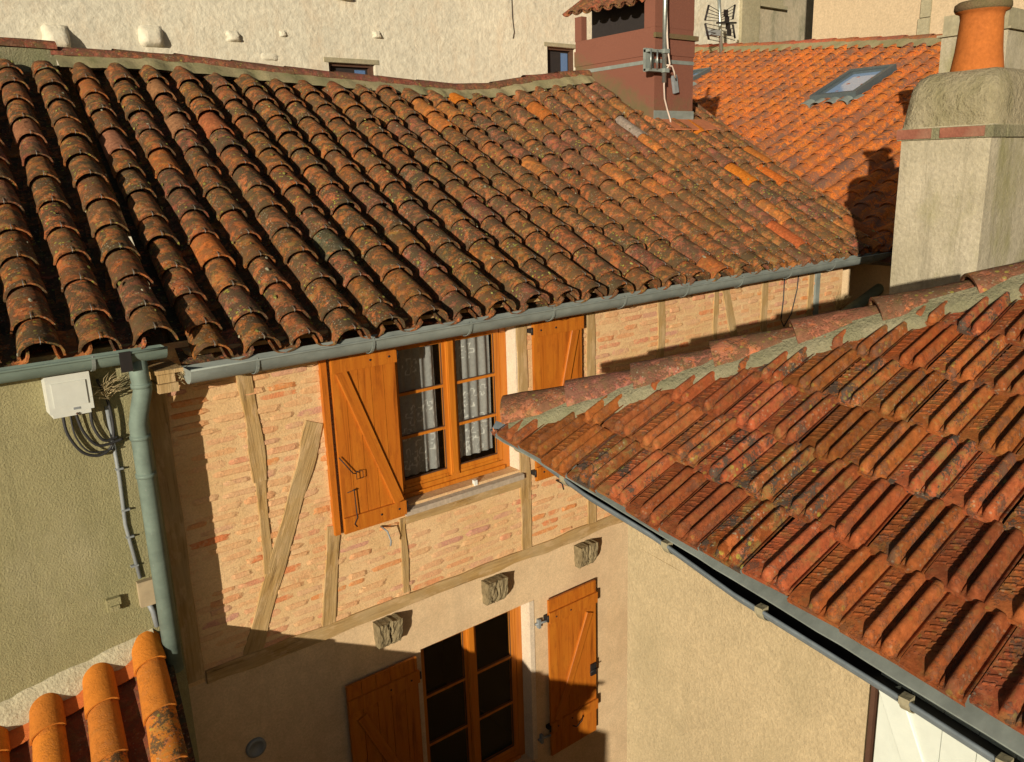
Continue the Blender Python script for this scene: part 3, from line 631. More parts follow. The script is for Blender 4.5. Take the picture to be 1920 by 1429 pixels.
# --- gutter and downpipe ---
gutter('gutter', V(1.60, 5.60, -1.235), V(11.62, 5.60, -1.225), 0.10, house, M['zinc'], 11)
mb = MB()
p = [V(11.35, 5.60, -1.32), V(11.35, 5.60, -1.50), V(11.30, 5.66, -1.62), V(11.1, 5.80, -1.74), V(10.1, 5.88, -2.10), V(9.95, 5.90, -2.2), V(9.9, 5.90, -2.5), V(9.9, 5.90, -6.0)]
mb.tube(p, 0.075, 14); dp = mb.build('downpipe', M['zinc_green'], house)

# --- windows and shutters ---
def bar(mb, a, b, **k): mb.box(a, b, **k)
def window(parent, h, nm, yf, open_left=0.0):
    """two casements of three panes; yf = front of the fixed frame"""
    x0, x1, z0, z1 = h; x0 += 0.003; x1 -= 0.006; fw = 0.055; z0 += 0.003; z1 -= 0.003; FR = M['frame']
    win = MB(); win.box((x0, yf, z0), (x0 + fw, yf + 0.06, z1)); win.box((x1 - fw - 0.02, yf, z0), (x1, yf + 0.06, z1)); win.box((x0 + fw, yf, z0), (x1 - fw - 0.02, yf + 0.06, z0 + 0.085)); win.box((x0 + fw, yf, z1 - 0.05), (x1 - fw - 0.02, yf + 0.06, z1))
    win.box((x0 + fw, yf - 0.025, z0 + 0.002), (x1 - fw - 0.02, yf - 0.001, z0 + 0.04))
    o = win.build('window', FR, parent)
    a, b = x0 + fw + 0.004, x1 - fw - 0.024; mid = (a + b) / 2 + 0.01; c, d = z0 + 0.089, z1 - 0.054; st = 0.055
    for (l, r) in ((a, mid - 0.018), (mid + 0.018, b)):
        cs = MB(); y0 = yf + 0.006; y1 = yf + 0.05
        cs.box((l, y0, c), (l + st, y1, d)); cs.box((r - st, y0, c), (r, y1, d)); cs.box((l + st, y0, c), (r - st, y1, c + 0.07)); cs.box((l + st, y0, d - 0.05), (r - st, y1, d))
        cs.box((l + st, y0 - 0.008, c + 0.002), (r - st, y0 - 0.001, c + 0.03))
        n = 3; hh = (d - 0.05 - c - 0.07); 
        for i in (1, 2):
            z = c + 0.07 + hh * i / n; cs.box((l + st, y0 + 0.006, z - 0.013), (r - st, y1 - 0.008, z + 0.013))
        cs.build('casement', FR, o)
        for i in range(3):
            za = c + 0.07 + hh * i / n + (0.014 if i else 0); zb = c + 0.07 + hh * (i + 1) / n - (0.014 if i < 2 else 0)
            g = MB(); g.box((l + st + 0.0015, yf + 0.026, za + 0.0015), (r - st - 0.0015, yf + 0.031, zb - 0.0015)); g.build('pane', M['glass'], o)
            bd = MB()
            for q in (((l + st + 0.001, yf + 0.0135, za + 0.001), (l + st + 0.007, yf + 0.0255, zb - 0.001)), ((r - st - 0.007, yf + 0.0135, za + 0.001), (r - st - 0.001, yf + 0.0255, zb - 0.001)), ((l + st + 0.0075, yf + 0.0135, za + 0.001), (r - st - 0.0075, yf + 0.0255, za + 0.007))): bd.box(*q)
            bd.build('glazing_bead', M['brownw'], o)
    ms = MB(); ms.box((mid - 0.042, yf - 0.018, c), (mid + 0.042, yf + 0.004, d)); ms.box((mid - 0.03, yf - 0.026, c + 0.03), (mid + 0.03, yf - 0.0185, d)); ms.build('centre_post', FR, o)
    return o, (a + st, mid - 0.018 - st, mid + 0.018 + st, b - st, c + 0.07, d - 0.05)
wu, g = window(house, UW, 'upper', FY + 0.14)
wl, gl_ = window(house, LW, 'lower', FY + 0.14)
def curtain(xa, xb, z0, z1, y, side, sd):
    mb = MB(); nx, nz = 60, 66; vs = []; fs = []; tn = []
    o = len(mb.v)
    for i in range(nx + 1):
        for j in range(nz + 1):
            u, t = i / nx, j / nz; top = 1.0; x = xa + (xb - xa) * u
            yy = y + 0.012 * math.sin(u * 26 + sd) + 0.012 * noise.noise(V(u * 4, t * 2, sd))
            hx, hz = (xb - xa) * u, (z1 - z0) * t; pat = 0.0
            # flower sprays of the lace and a scalloped hem
            for (fx, fz, fr) in ((0.18, 1.02, 0.09), (0.20, 0.56, 0.10), (0.10, 0.40, 0.07), (0.30, 0.28, 0.12), (0.12, 0.16, 0.11), (0.34, 0.62, 0.06), (0.22, 0.06, 0.12)):
                dx, dz = hx - fx, hz - fz; rr = math.hypot(dx, dz)
                if rr < fr:
                    an = math.atan2(dz, dx); pt = abs(math.sin(an * 2.5 + sd)) * fr
                    if abs(rr - pt) < 0.017: pat = max(pat, 1.0)
            e = hx if side < 0 else (xb - xa) - hx
            if e < 0.055: 
                pat = max(pat, 0.6)
                if abs((hz * 9 + sd) % 1.0 - 0.5 - 0.35 * math.sin(e * 110)) < 0.13: pat = 1.0
            vs.append(V(x, yy, z0 + (z1 - z0) * t)); tn.append((0.7, 0.7, 0.7, pat))
    for i in range(nx):
        for j in range(nz): a = i * (nz + 1) + j; fs.append((a, a + nz + 1, a + nz + 2, a + 1))
    mb.v += vs; mb.t += tn
    for f in fs: mb.f.append(list(f)); mb.m.append(0); mb.s.append(True)
    mb.build('lace_curtain', M['lace'], wu)
curtain(g[0], g[1] - 0.03, g[4] + 0.0, g[5], FY + 0.235, 1, 0.3)
curtain(g[2] + 0.0, g[3], g[4] + 0.04, g[5], FY + 0.225, -1, 1.7)

mb = MB()      # stone sill, splayed front
mb.prism([V(UW[0] - 0.0, 6.13, -2.872), V(UW[0], 5.945, -2.905), V(UW[0], 5.945, -2.955), V(UW[0], 6.0, -2.96), V(UW[0], 6.13, -2.96)], V(UW[1] - UW[0] + 0.02, 0, 0))
sill = mb.build('window_sill', M['sill'], house)
mb = MB(); mb.box((4.18, 5.985, -2.885), (4.215, 6.02, -2.835)); mb.build('sill_peg', M['whitep'], sill)
mb = MB(); mb.box((LW[0] + 0.04, 5.93, -6.33), (LW[1], 6.135, -6.255)); mb.build('window_sill', M['sill'], house)

def shutter(label, x0, x1, z0, z1, yb, hinge, brace, tilt=0.0, rail_top=0.14, rail_bot=0.15):
    """board shutter lying open against the wall; hinge: -1 left edge, 1 right edge; brace (x,z)->(x,z) in 0..1"""
    W = x1 - x0; H = z1 - z0; root = bpy.data.objects.new('shutter', None); COL.objects.link(root); root.empty_display_size = 0.1
    place(root, V(x0 if hinge < 0 else x1, yb, z0), house); root['label'] = label
    S = M['shutter']; org = ABS[root.name].copy()
    def part(name, mbx, mat): return mbx.build(name, mat, root)
    th = 0.028; n = 5; mbx = MB()
    for i in range(n):
        a = x0 + W * i / n; b = x0 + W * (i + 1) / n - 0.005; mbx.box((a, yb - th, z0), (b, yb - 0.002, z1))
    part('boards', mbx, S)
    r = MB(); r.box((x0 - 0.004, yb - th - 0.024, z1 - rail_top), (x1 + 0.004, yb - th - 0.001, z1 - rail_top + 0.125)); part('rail', r, S)
    r = MB(); r.box((x0 - 0.004, yb - th - 0.024, z0 + rail_bot - 0.125), (x1 + 0.004, yb - th - 0.001, z0 + rail_bot)); part('rail', r, S)
    (bx0, bz0), (bx1, bz1) = brace
    p0 = V(x0 + W * bx0, yb - th - 0.001, z0 + rail_bot + 0.004 + (H - rail_bot - rail_top) * bz0); p1 = V(x0 + W * bx1, yb - th - 0.001, z0 + rail_bot + (H - rail_bot - rail_top) * bz1)
    plank('brace', p0, p1, 0.095, 0.022, S, root, wob=0)
    for zz in (z0 + rail_bot - 0.06, z1 - rail_top + 0.06):
        hx = x0 if hinge < 0 else x1
        for q in (0.12, 0.42):
            bt = MB(); cx_ = hx + (W * q if hinge < 0 else -W * q); bt.lathe((0, 0, 0), [(0.0, 0.0), (0.009, 0.0), (0.010, 0.004), (0.006, 0.008), (0, 0.009)], 10)
            bt.v = [V(cx_ + p.x, yb - th - 0.024 - p.z, zz + p.y) for p in bt.v]; part('bolt', bt, M['iron'])
        hg = MB(); hg.box((hx - 0.03, yb - 0.03, zz - 0.02), (hx + 0.02, yb + 0.03, zz + 0.02)); hg.tube([V(hx + (0.02 if hinge > 0 else -0.02), yb - 0.035, zz - 0.035), V(hx + (0.02 if hinge > 0 else -0.02), yb - 0.035, zz + 0.035)], 0.011, 8)
        part('hinge', hg, M['iron'])
    root.location.y += 0
    return root
s1 = shutter('left leaf of the upper window with iron hook and latch', 2.80, 3.385, -2.93, -1.40, 5.955, 1, ((0.90, 0.0), (0.13, 1.0)))
ir = MB(); zz = -2.34
ir.tube([V(2.79, 5.90, -2.24), V(2.90, 5.895, -2.40), V(2.93, 5.893, -2.41)], 0.005, 6); ir.tube([V(2.93, 5.893, -2.39), V(2.99, 5.893, -2.40), V(2.99, 5.893, -2.46), V(2.93, 5.893, -2.46), V(2.93, 5.893, -2.39)], 0.0035, 5)
ir.build('latch_bar', M['iron'], s1)
ir = MB(); ir.tube([V(2.84, 5.905, -2.56), V(2.90, 5.90, -2.55), V(2.91, 5.90, -2.80), V(2.88, 5.90, -2.85), V(2.90, 5.90, -2.88)], 0.0045, 6); ir.lathe((2.90, 5.90, -2.55), [(0, -0.012), (0.014, 0), (0, 0.012)], 8); ir.build('hook', M['iron'], s1)
ir = MB(); ir.tube([V(3.17, 5.99, -2.99), V(3.17, 5.88, -3.0), V(3.20, 5.88, -3.10), V(3.19, 5.88, -3.14)], 0.008, 6); ir.build('shutter_dog', M['greybox'], house)
mb = MB(); mb.box((2.725, 5.955, -2.93), (2.775, FY, -1.40)); mb.build('shutter_stop', M['shutter'], house)
shutter('right leaf of the upper window, half hidden behind the low roof', 4.90, 5.53, -3.02, -1.42, 5.965, -1, ((0.30, 0.0), (0.84, 1.0)))
ir = MB(); ir.tube([V(5.20, 5.99, -3.10), V(5.20, 5.90, -3.11), V(5.22, 5.90, -3.18)], 0.008, 6); ir.build('shutter_dog', M['iron'], house)
s3 = shutter('sunlit right leaf of the lower window', 5.02, 5.70, -6.27, -4.38, 5.965, -1, ((0.14, 0.0), (0.84, 0.93)), rail_top=0.26, rail_bot=0.42)
ir = MB(); ir.tube([V(5.30, 5.90, -6.00), V(5.34, 5.88, -6.02), V(5.42, 5.88, -5.98), V(5.46, 5.905, -5.95)], 0.007, 6); ir.build('handle', M['iron'], s3)
ir = MB(); ir.box((5.60, 5.915, -5.52), (5.68, 5.933, -5.38)); ir.tube([V(5.58, 5.91, -5.46), V(5.69, 5.90, -5.44)], 0.008, 6); ir.build('lock', M['iron'], s3)
shutter('shaded left leaf of the lower window', 2.69, 3.41, -6.25, -4.35, 5.965, 1, ((0.86, 0.0), (0.16, 0.93)), rail_top=0.26, rail_bot=0.42)
for z in (-4.62, -6.02):
    for x in (4.93, ):
        ir = MB(); ir.tube([V(x - 0.06, 5.985, z), V(x + 0.09, 5.95, z + 0.01)], 0.013, 7); ir.box((x - 0.03, 5.96, z - 0.05), (x + 0.0, 6.005, z + 0.05)); ir.build('hinge_pin', M['greybox'], house)
# round vent in the shaded wall
mb = MB(); mb.lathe((0, 0, 0), [(0.085, 0), (0.085, 0.02), (0.062, 0.03), (0.058, 0.008), (0.0, 0.004)], 24); mb.v = [V(1.87 + p.x, FY + 0.002 - p.z, -4.57 + p.y) for p in mb.v]; mb.build('vent', M['greybox'], house)
# hanging wires near the right end of the wall
mb = MB(); mb.tube([V(9.02, 5.985, -1.25), V(9.01, 5.98, -1.7), V(8.98, 5.98, -1.95), V(9.05, 5.98, -2.05), V(9.2, 5.98, -1.9), V(9.3, 5.98, -1.6), V(9.32, 5.98, -1.3)], 0.008, 6)
mb.build('wall_cable', M['cable'], house)

# --- chimney on the main roof, painted brown ---
def mat_chimney():
    b = NB('brown_render_mossy_foot'); n1 = b.noise(1.4, 4, 0.5); n2 = b.noise(90, 4, 0.6); n3 = b.noise(7, 6, 0.7)
    c = b.mix(n1, (0.24, 0.10, 0.066), (0.215, 0.088, 0.058)); c = b.mix(1.0, c, b.ramp(n2, [(0.3, 0.85), (0.7, 1.1)]), 'MULTIPLY')
    sx = b.n('ShaderNodeSeparateXYZ'); b.l(b.tc, sx.inputs[0])
    hgt = b.math('SUBTRACT', b.math('SUBTRACT', sx.outputs[2], 0.66), b.math('MULTIPLY', b.math('ADD', sx.outputs[1], 0.90), 0.51))   # height above the roof line
    k = b.ramp(b.math('ADD', b.math('MULTIPLY', hgt, 1.0), b.math('MULTIPLY', b.math('SUBTRACT', n3, 0.5), 0.9)), [(0.10, 1.0), (0.42, 0.0)])
    c = b.mix(b.math('MULTIPLY', k, 0.85), c, b.mix(n3, (0.12, 0.10, 0.045), (0.20, 0.16, 0.08)))
    cr = b.ramp(b.math('ABSOLUTE', b.math('SUBTRACT', b.math('FRACT', b.math('ADD', b.math('MULTIPLY', sx.outputs[2], 2.6), b.math('MULTIPLY', n1, 0.5))), 0.5)), [(0.0, 0.5), (0.018, 1.0)])
    c = b.mix(b.ramp(sx.outputs[2], [(0.0, 0.0), (1.0, 0.0)]), c, (0, 0, 0))
    return b.out(c, 0.9, b.math('ADD', n2, n3), 0.004, 1.0)
CX0, CX1, CY0, CY1 = 10.14, 11.05, 9.2, 10.99
ch = MB(); zt = 2.85; zo = 2.32
ch.box((CX0, CY0, -0.1), (CX1, CY1, 1.62)); ch.box((CX0 - 0.012, CY0 - 0.012, 1.62), (CX1 + 0.012, CY1 + 0.012, 1.86)); ch.box((CX0 + 0.005, CY0 + 0.005, 1.86), (CX1 - 0.005, CY1 - 0.005, 2.02))
ch.box((CX0, CY0, 2.02), (CX0 + 0.12, CY0 + 0.22, 2.9)); ch.box((CX0, CY1 - 0.16, 2.02), (CX0 + 0.12, CY1, 2.40)); ch.box((CX0 + 0.40, CY0 + 0.001, 2.02), (CX1, CY1, 2.9))
ch.box((CX0 + 0.121, CY0 + 0.001, 2.02), (CX0 + 0.40, CY0 + 0.13, 2.9))
chim = ch.build('chimney', mat_chimney(), house)
mb = MB(); mb.box((CX0 + 0.39, CY0 + 0.14, 2.025), (CX0 + 0.398, CY1 - 0.002, 2.6)); mb.build('flue_opening', M['dark'], chim)
mb = MB(); mb.box((CX0 - 0.03, CY0 - 0.05, 1.86), (CX1 + 0.06, CY0 + 0.001, 1.93)); mb.box((CX1 + 0.001, CY0, 1.86), (CX1 + 0.06, CY1, 1.93)); mb.build('moulding', M['moss'], chim)
# little tiled cap roof over the opening
mb = MB()
for i in range(7):
    y = CY0 + 0.30 + i * 0.245; P = V(CX0 - 0.07, y, 2.36 + 0.010 * i); D = V(0.82, 0, 0.5).normalized(); Rt = V(0, -1, 0); N = V(-0.5, 0, 0.82)
    for k in range(2): tile(mb, P + D * (0.35 * k) + N * (0.02), D, Rt, N, 0.44, 0.115, 0.10, 0.018, 8, True, (R(.3, .4), R(.1, .13), R(.05, .06), 0.3), 0.7, 0.01)
    tile(mb, P + V(0, 0.12, 0) + N * 0.07, D, Rt, N, 0.75, 0.10, 0.10, 0.015, 6, False, (R(.3, .4), R(.1, .13), R(.05, .06), 0.3), 0.7)
mb.build('chimney_cap', [M['tile'], M['wire']], chim)
mb = MB(); zb = 1.50
mb.box((CX0 - 0.006, CY0 - 0.006, zb), (CX0 - 0.001, CY1, zb + 0.055)); mb.box((CX0 - 0.006, CY0 - 0.006, zb), (CX1 + 0.004, CY0 - 0.001, zb + 0.055)); mb.build('strap', M['zinc'], chim)
mb = MB(); mb.box((CX0 - 0.01, CY0 - 0.012, 0.66), (CX1 + 0.02, CY0 - 0.001, 0.80)); mb.build('flashing', M['zinc'], chim)
mb = MB(); mb.obox(V(CX0 - 0.02, CY0 - 0.34, 0.49), V(1.22, 0, 0.0), V(0, 0.33, 0.165), V(0, 0, 0.02)); mb.build('tile_apron', M['slab'], chim)

# ================================================================== left neighbour (same roof slope, slightly higher eave)
lh = thing('neighbour_house', (-0.9, 8.4, -H0), 'olive roughcast house at the left whose tiled roof runs on beside the half-timbered one', 'house')
LY = 5.85
mb = MB(); canal_rows(mb, VAL[:8], 5.80, True, {(5, 8): new(), (3, 9): (0.09, 0.10, 0.06, 0.0)}, True); roof_deck(mb, -3.2, 1.55, 5.90, RY, True)
for i in range(9):
    D = V(0.1, 1, 0.51).normalized(); Rt = D.cross(V(0, 0, 1)).normalized(); N = Rt.cross(D)
mb.add([V(-3.5, RY, 1.25), V(2.2, RY, 1.25), V(2.2, RY + 4, -0.9), V(-3.5, RY + 4, -0.9)], [(0, 1, 2, 3)], tint=(0.16, 0.07, 0.045, 0.1))
lroof = mb.build('roof', [M['tile'], M['wire']], lh)
# the raised ridge piece at the far left
half_round('ridge_tile', V(2.12, RY, 1.40), V(1.1, RY, 1.42), 0.13, lroof, (0.26, 0.08, 0.05, 0.3), M['tile'])
half_round('ridge_tile', V(1.2, RY, 1.40), V(0.2, RY, 1.41), 0.13, lroof, (0.2, 0.08, 0.05, 0.1), M['tile'])
mb = MB(); mb.box((0.2, RY - 0.10, 1.15), (2.1, RY + 0.1, 1.40)); mb.build('ridge_mortar', M['mortar_grey'], lroof)
mb = MB(); mb.box((-5, LY, -H0), (1.385, LY + 6.4, -1.06)); mb.build('wall', M['left'], lh)
gutter('gutter', V(-1.2, 5.68, -1.075), V(1.50, 5.68, -1.075), 0.078, lh, M['zinc_green'], 3)
mb = MB(); mb.box((1.20, 5.585, -1.19), (1.27, 5.60, -1.06)); mb.build('rusty_joint', M['iron'], lh)
dx, dy = 1.285, 5.735
mb = MB(); mb.tube([V(dx + 0.04, 5.69, -1.13), V(dx + 0.04, 5.69, -1.25), V(dx + 0.05, 5.69, -1.34), V(dx + 0.02, 5.72, -1.48), V(dx, dy, -1.58), V(dx, dy, -3.45)], 0.060, 16)
for z in (-1.30, -1.66, -1.93): mb.tube([V(dx + (0.045 if z > -1.4 else 0), dy - (0.04 if z > -1.4 else 0), z), V(dx + (0.045 if z > -1.4 else 0), dy - (0.04 if z > -1.4 else 0), z - 0.03)], 0.067, 16)
mb.build('downpipe', M['zinc_green'], lh)
# white mortar fillet where the little roof meets the wall
A = onY(0, 1362, LY); B = onY(292, 1218, LY)
def fillet(px0, pz0, px1, pz1):
    m = MB(); n = 40; vs = []; fs = []
    for i in range(-30, n + 1):
        t = i / n; p = V(px0, LY, pz0).lerp(V(px1, LY, pz1), t) if t >= 0 else V(px0, LY, pz0) + (V(px1, LY, pz1) - V(px0, LY, pz0)) * t
        j = 0.02 * noise.noise(V(p.x * 6, 0, 0)) + 0.012 * noise.noise(V(p.x * 19, 3, 0)); wv = 0.03 * math.cos((p.x - 0.92) / 0.34 * 2 * math.pi)
        vs += [V(p.x, LY - 0.001, p.z + 0.17 + j), V(p.x, LY - 0.03, p.z + 0.13 + j), V(p.x, LY - 0.045, p.z + 0.04 + wv), V(p.x, LY - 0.06, p.z - 0.02 + wv), V(p.x, LY - 0.01, p.z - 0.12)]
    k = 5
    for i in range(len(vs) // k - 1):
        for q in range(k - 1): a = i * k + q; fs.append((a, a + 1, a + 1 + k, a + k))
    m.add(vs, fs, smooth=True); return m
fillet(A.x, A.z + 0.0, B.x, B.z).build('mortar_fillet', M['band'], lh)
# small conduit and junction box down the wall corner
mb = MB(); mb.tube([V(1.13, LY - 0.015, -1.45), V(1.14, LY - 0.012, -1.95), V(1.13, LY - 0.012, -2.30), V(1.17, LY - 0.012, -2.72)], 0.014, 7); mb.tube([V(1.20, LY - 0.015, -2.93), V(1.22, LY - 0.015, -3.0), V(1.23, LY - 0.02, -3.12)], 0.02, 7)
for z in (-1.9, -2.2, -2.4, -2.62): mb.box((1.12, LY - 0.03, z), (1.17, LY, z + 0.012))
mb.build('conduit', M['greybox'], lh)
mb = MB(); mb.box((1.14, LY - 0.05, -2.93), (1.255, LY, -2.74)); mb.build('junction_box', mat_plain('beige_box', (0.42, 0.33, 0.2), 0.6), lh)
mb = MB(); mb.box((0.93, LY - 0.04, -2.90), (1.02, LY, -2.80)); mb.box((0.945, LY - 0.055, -2.885), (1.005, LY - 0.0405, -2.85)); mb.build('wall_spout', M['left'], lh)

# cable box with its black loops
bx = thing('cable_box', (0.93, LY, -1.42), 'white plastic cable box on the olive wall under the left gutter', 'cable box')
mb = MB(); mb.box((0.78, LY - 0.13, -1.415), (1.035, LY - 0.002, -1.17)); mb.build('housing', M['white'], bx)
mb = MB(); mb.box((0.81, LY - 0.138, -1.375), (1.005, LY - 0.131, -1.22)); mb.box((0.795, LY - 0.125, -1.442), (1.015, LY - 0.02, -1.416)); mb.build('lid', M['white'], bx)
mb = MB(); mb.lathe((0.93, LY - 0.135, -1.432), [(0, -0.010), (0.010, 0), (0, 0.010)], 8); mb.build('screw', M['brownw'], bx)
mb = MB(); mb.box((0.915, LY - 0.1325, -1.405), (0.955, LY - 0.1305, -1.39)); mb.build('maker_plate', M['greybox'], bx)
def loop(name, pts, r, label):
    mb = MB(); P = []
    for i in range(len(pts) - 1):
        a = pts[max(i - 1, 0)]; b = pts[i]; c = pts[i + 1]; d = pts[min(i + 2, len(pts) - 1)]
        for k in range(6):
            t = k / 6; P.append(tuple(0.5 * (2 * b[q] + (c[q] - a[q]) * t + (2 * a[q] - 5 * b[q] + 4 * c[q] - d[q]) * t * t + (-a[q] + 3 * b[q] - 3 * c[q] + d[q]) * t ** 3) for q in range(3)))
    P.append(pts[-1]); mb.tube(P, r, 7); o = mb.build(name, M['cable'], None); tag(o, label, 'cable', 'black cables looping below the white box'); return o
y = LY - 0.05
loop('hanging_cable', [(0.86, y, -1.44), (0.87, y, -1.58), (0.94, y, -1.72), (1.05, y, -1.76), (1.13, y, -1.68), (1.14, y, -1.45), (1.09, y, -1.25)], 0.010, 'longest of the black cables, lowest loop under the white box')
loop('hanging_cable', [(0.90, y - .01, -1.44), (0.91, y - .02, -1.60), (0.98, y - .02, -1.72), (1.13, y, -1.74)], 0.006, 'thinnest black cable hanging left of the middle below the white box')
loop('hanging_cable', [(0.93, y - .03, -1.44), (0.96, y - .03, -1.58), (1.04, y - .02, -1.69), (1.19, y, -1.68)], 0.010, 'black cable leaving the middle of the white box towards the downpipe')
loop('hanging_cable', [(1.02, y - .02, -1.43), (1.02, y - .02, -1.55), (1.07, y - .02, -1.66), (1.16, y, -1.66)], 0.010, 'shortest black cable loop at the right end of the white box')

# ================================================================== small tiled roof bottom left
E1 = V(0.10, 5.80, -3.61)
Uu = (RM @ V(-100 - 960, -600 - 714.5, F)).normalized(); Ax = V(1.01, 0, 0.25).normalized()
Nn = Ax.cross(Uu).normalized()
Dn = Ax.cross(Nn).normalized(); Dn = Dn if Dn.z < 0 else -Dn      # straight down the slope
ln = thing('lean_to', (0.2, 4.4, -H0), 'low lean-to with bright orange canal tiles against the olive wall, lower left corner', 'lean-to')
mb = MB()
def lean_pt(a, s): return E1 + Ax * a - Uu * s
def tl(dirty): k = R(0.9, 1.1); return (0.60 * k, 0.20 * k, 0.03, 0.97 - dirty)
for i in range(-6, 4):
    a0 = 0.045 + 0.345 * i
    Rt = Ax; D = Uu; N = Rt.cross(D); N = N if N.z > 0 else -N
    s = 0.0; j = 0
    while s < 3.6:
        ex = 0.13 + 0.10 * ((i * 7) % 3) / 2 if j == 0 else 0.40
        P = lean_pt(a0, s + ex) + N * (0.10 + 0.018 * (0))
        dirt = 0.0 if j == 0 else (0.10 if j == 1 else 0.92)
        D2 = (D * 0.48 - N * 0.016).normalized()
        tile(mb, P, D2, Rt, N, min(0.48, ex + 0.16), 0.115, 0.10, 0.014, 14, True, tl(dirt), 0.85, 0.0, rings=4); s += ex; j += 1
    s = 0.0 if i < 3 else 9.0; j = 0
    while s < 3.6:
        ex = 0.10 if j == 0 else 0.40
        P = lean_pt(a0 + 0.1725, s + ex) + N * (0.085 if j else 0.115)
        tile(mb, P, D, Rt, N, ex + 0.08, 0.115, 0.12, 0.014, 10, False, (R(0.5, 0.6), 0.15, 0.04, 0.95) if j == 0 else (0.22, 0.06, 0.03, 0.6), 0.45, 0.0, rings=1); s += ex; j += 1
q = [lean_pt(-2.2, -0.05), lean_pt(1.22, -0.05), lean_pt(1.22, 3.6), lean_pt(-2.2, 3.6)]
mb.prism([p - V(0, 0, 0.05) for p in q][::-1], V(0, 0, 0.04), tint=(0.1, 0.05, 0.03, 0.0))
mb.build('roof', M['tile_lean'], ln)
mb = MB(); xs_ = q[1].x - 0.06
mb.prism([V(xs_, LY - 0.01, -H0), V(xs_, LY - 0.01, q[1].z - 0.06), V(q[2].x - 0.06, q[2].y + 0.1, q[2].z - 0.06), V(q[2].x - 0.06, q[2].y + 0.1, -H0)], -3.2 * Ax); mb.build('wall', M['beige'], ln)

# ================================================================== hipped outbuilding at the right
sh = thing('outbuilding', (4.6, 1.4, -H0), 'low beige roughcast outbuilding with a hipped roof of ribbed interlocking tiles, lower right', 'outbuilding')
G = V(.024, .999, .026).normalized(); U = V(.905, -.03, .42); U = (U - G * U.dot(G)).normalized(); SN = G.cross(U); SN = SN if SN.z > 0 else -SN
G2 = (G + U * 0.078).normalized()                       # the courses run slightly skew
E0 = V(3.1, 4.02, -1.57) - U * 0.03
def sp(g, u, h=0.0): return E0 - G2 * g + U * u + SN * h
def hip_u(g): return 1.060 * g + 0.065
TP, CL = 0.250, 0.39
rolls = [(0.475, 0.094, 0.047), (0.785, 0.096, 0.049)]
def prof_h(f):
    h = 0.0
    for c, w_, hh in rolls:
        d = (f - c) / w_
        if abs(d) < 1: h = max(h, hh * math.sqrt(max(0, 1 - d * d)) ** 0.8)
    if 0.605 < f < 0.64: h += 0.010
    if f > 0.955: h += 0.010
    if f < 0.35: h += 0.004
    return h
mb = MB(); ng = 26; nu = 9
fl = sorted([i / ng for i in range(ng + 1)] + [0.475 - 0.0935, 0.475 + 0.0935, 0.785 - 0.0955, 0.785 + 0.0955, 0.604, 0.641, 0.954])
for c in range(-1, 11):
    for k in range(-1, 17):
        g0 = TP * (k + (0.5 if c % 2 else 0.0)) - 0.02 * c * 0 + 0.06; u0 = -0.115 + CL * c - 0.0
        if hip_u(g0 + TP) < u0 - 0.1: continue
        if u0 > 3.9: continue
        tn = tint_mech(); jh = R(-0.003, 0.003); ro = R(-0.012, 0.012); gl_j = R(-0.005, 0.005); wp = R(-0.012, 0.012); cut = 0.22 + R(-0.03, 0.03)
        if c == -1: u_lo, u_hi = -0.06, u0 + CL
        else: u_lo, u_hi = u0, u0 + CL
        if c == -1: continue
        vs = []; fs = []; L = CL + 0.04
        for a in range(nu + 1):
            tt = [0, 0.02, 0.05, 0.075, 0.10, 0.45, 0.80, 0.90, 0.96, 1.0][a]
            for f in fl:
                e = min(1.0, max(0.0, (tt - 0.025) / 0.075)); e = math.sqrt(max(0, 1 - (1 - e) ** 2)); e2 = min(1.0, max(0, (0.99 - tt) / 0.06))
                vs.append(sp(g0 + TP * f + gl_j + wp * tt, u0 + L * tt + ro + wp * f, 0.030 * (1 - tt) + prof_h(f) * e * e2 + jh))
        m = len(fl)
        for a in range(nu):
            for b in range(m - 1):
                gq = g0 + TP * fl[b]; uq = u0 + L * a / nu
                i0 = a * m + b
                q = vs[i0] - E0; gg = -q.dot(G); uu = q.dot(U)
                if uu > hip_u(gg) - cut or gg < 0.0: continue
                fs.append((i0, i0 + m, i0 + m + 1, i0 + 1))
        used = sorted({i for f in fs for i in f}); mp = {i: n for n, i in enumerate(used)}
        if not fs: continue
        mb.add([vs[i] for i in used], [tuple(mp[i] for i in f) for f in fs], smooth=True, tint=tn)
        # lower edge
        for b in range(m - 1):
            p, q = vs[b], vs[b + 1]; w0 = p - E0
            if w0.dot(U) > hip_u(-w0.dot(G)) - cut or -w0.dot(G) < 0: continue
            mb.add([p, q, q - SN * 0.022, p - SN * 0.022], [(0, 1, 2, 3)], tint=tn)
        # raised zigzag in the flat panel
        for z in range(7):
            t0 = 0.20 + z * 0.09; 
            for (fa, ta, fb, tb) in ((0.03, t0, 0.17, t0 + 0.045), (0.19, t0 + 0.03, 0.33, t0 + 0.075)):
                p = sp(g0 + TP * fa, u0 + L * ta, 0.030 * (1 - ta) + 0.0045 + jh); q = sp(g0 + TP * fb, u0 + L * tb, 0.030 * (1 - tb) + 0.0045 + jh); ww = p - E0
                if ww.dot(U) > hip_u(-ww.dot(G)) - 0.24 or -ww.dot(G) < 0: continue
                mb.obox(p, q - p, U * 0.007, SN * 0.0035, tint=tn)
q = [E0 - G * 0.0, E0 - G * 4.6 - U * 0.30, E0 - G * 4.6 + U * 4.2, E0 - G * 3.8 + U * 4.2]
mb.add([p - SN * 0.03 for p in q], [(0, 1, 2, 3)], tint=(0.15, 0.06, 0.04, 0))
srx = E0.x + 0.05
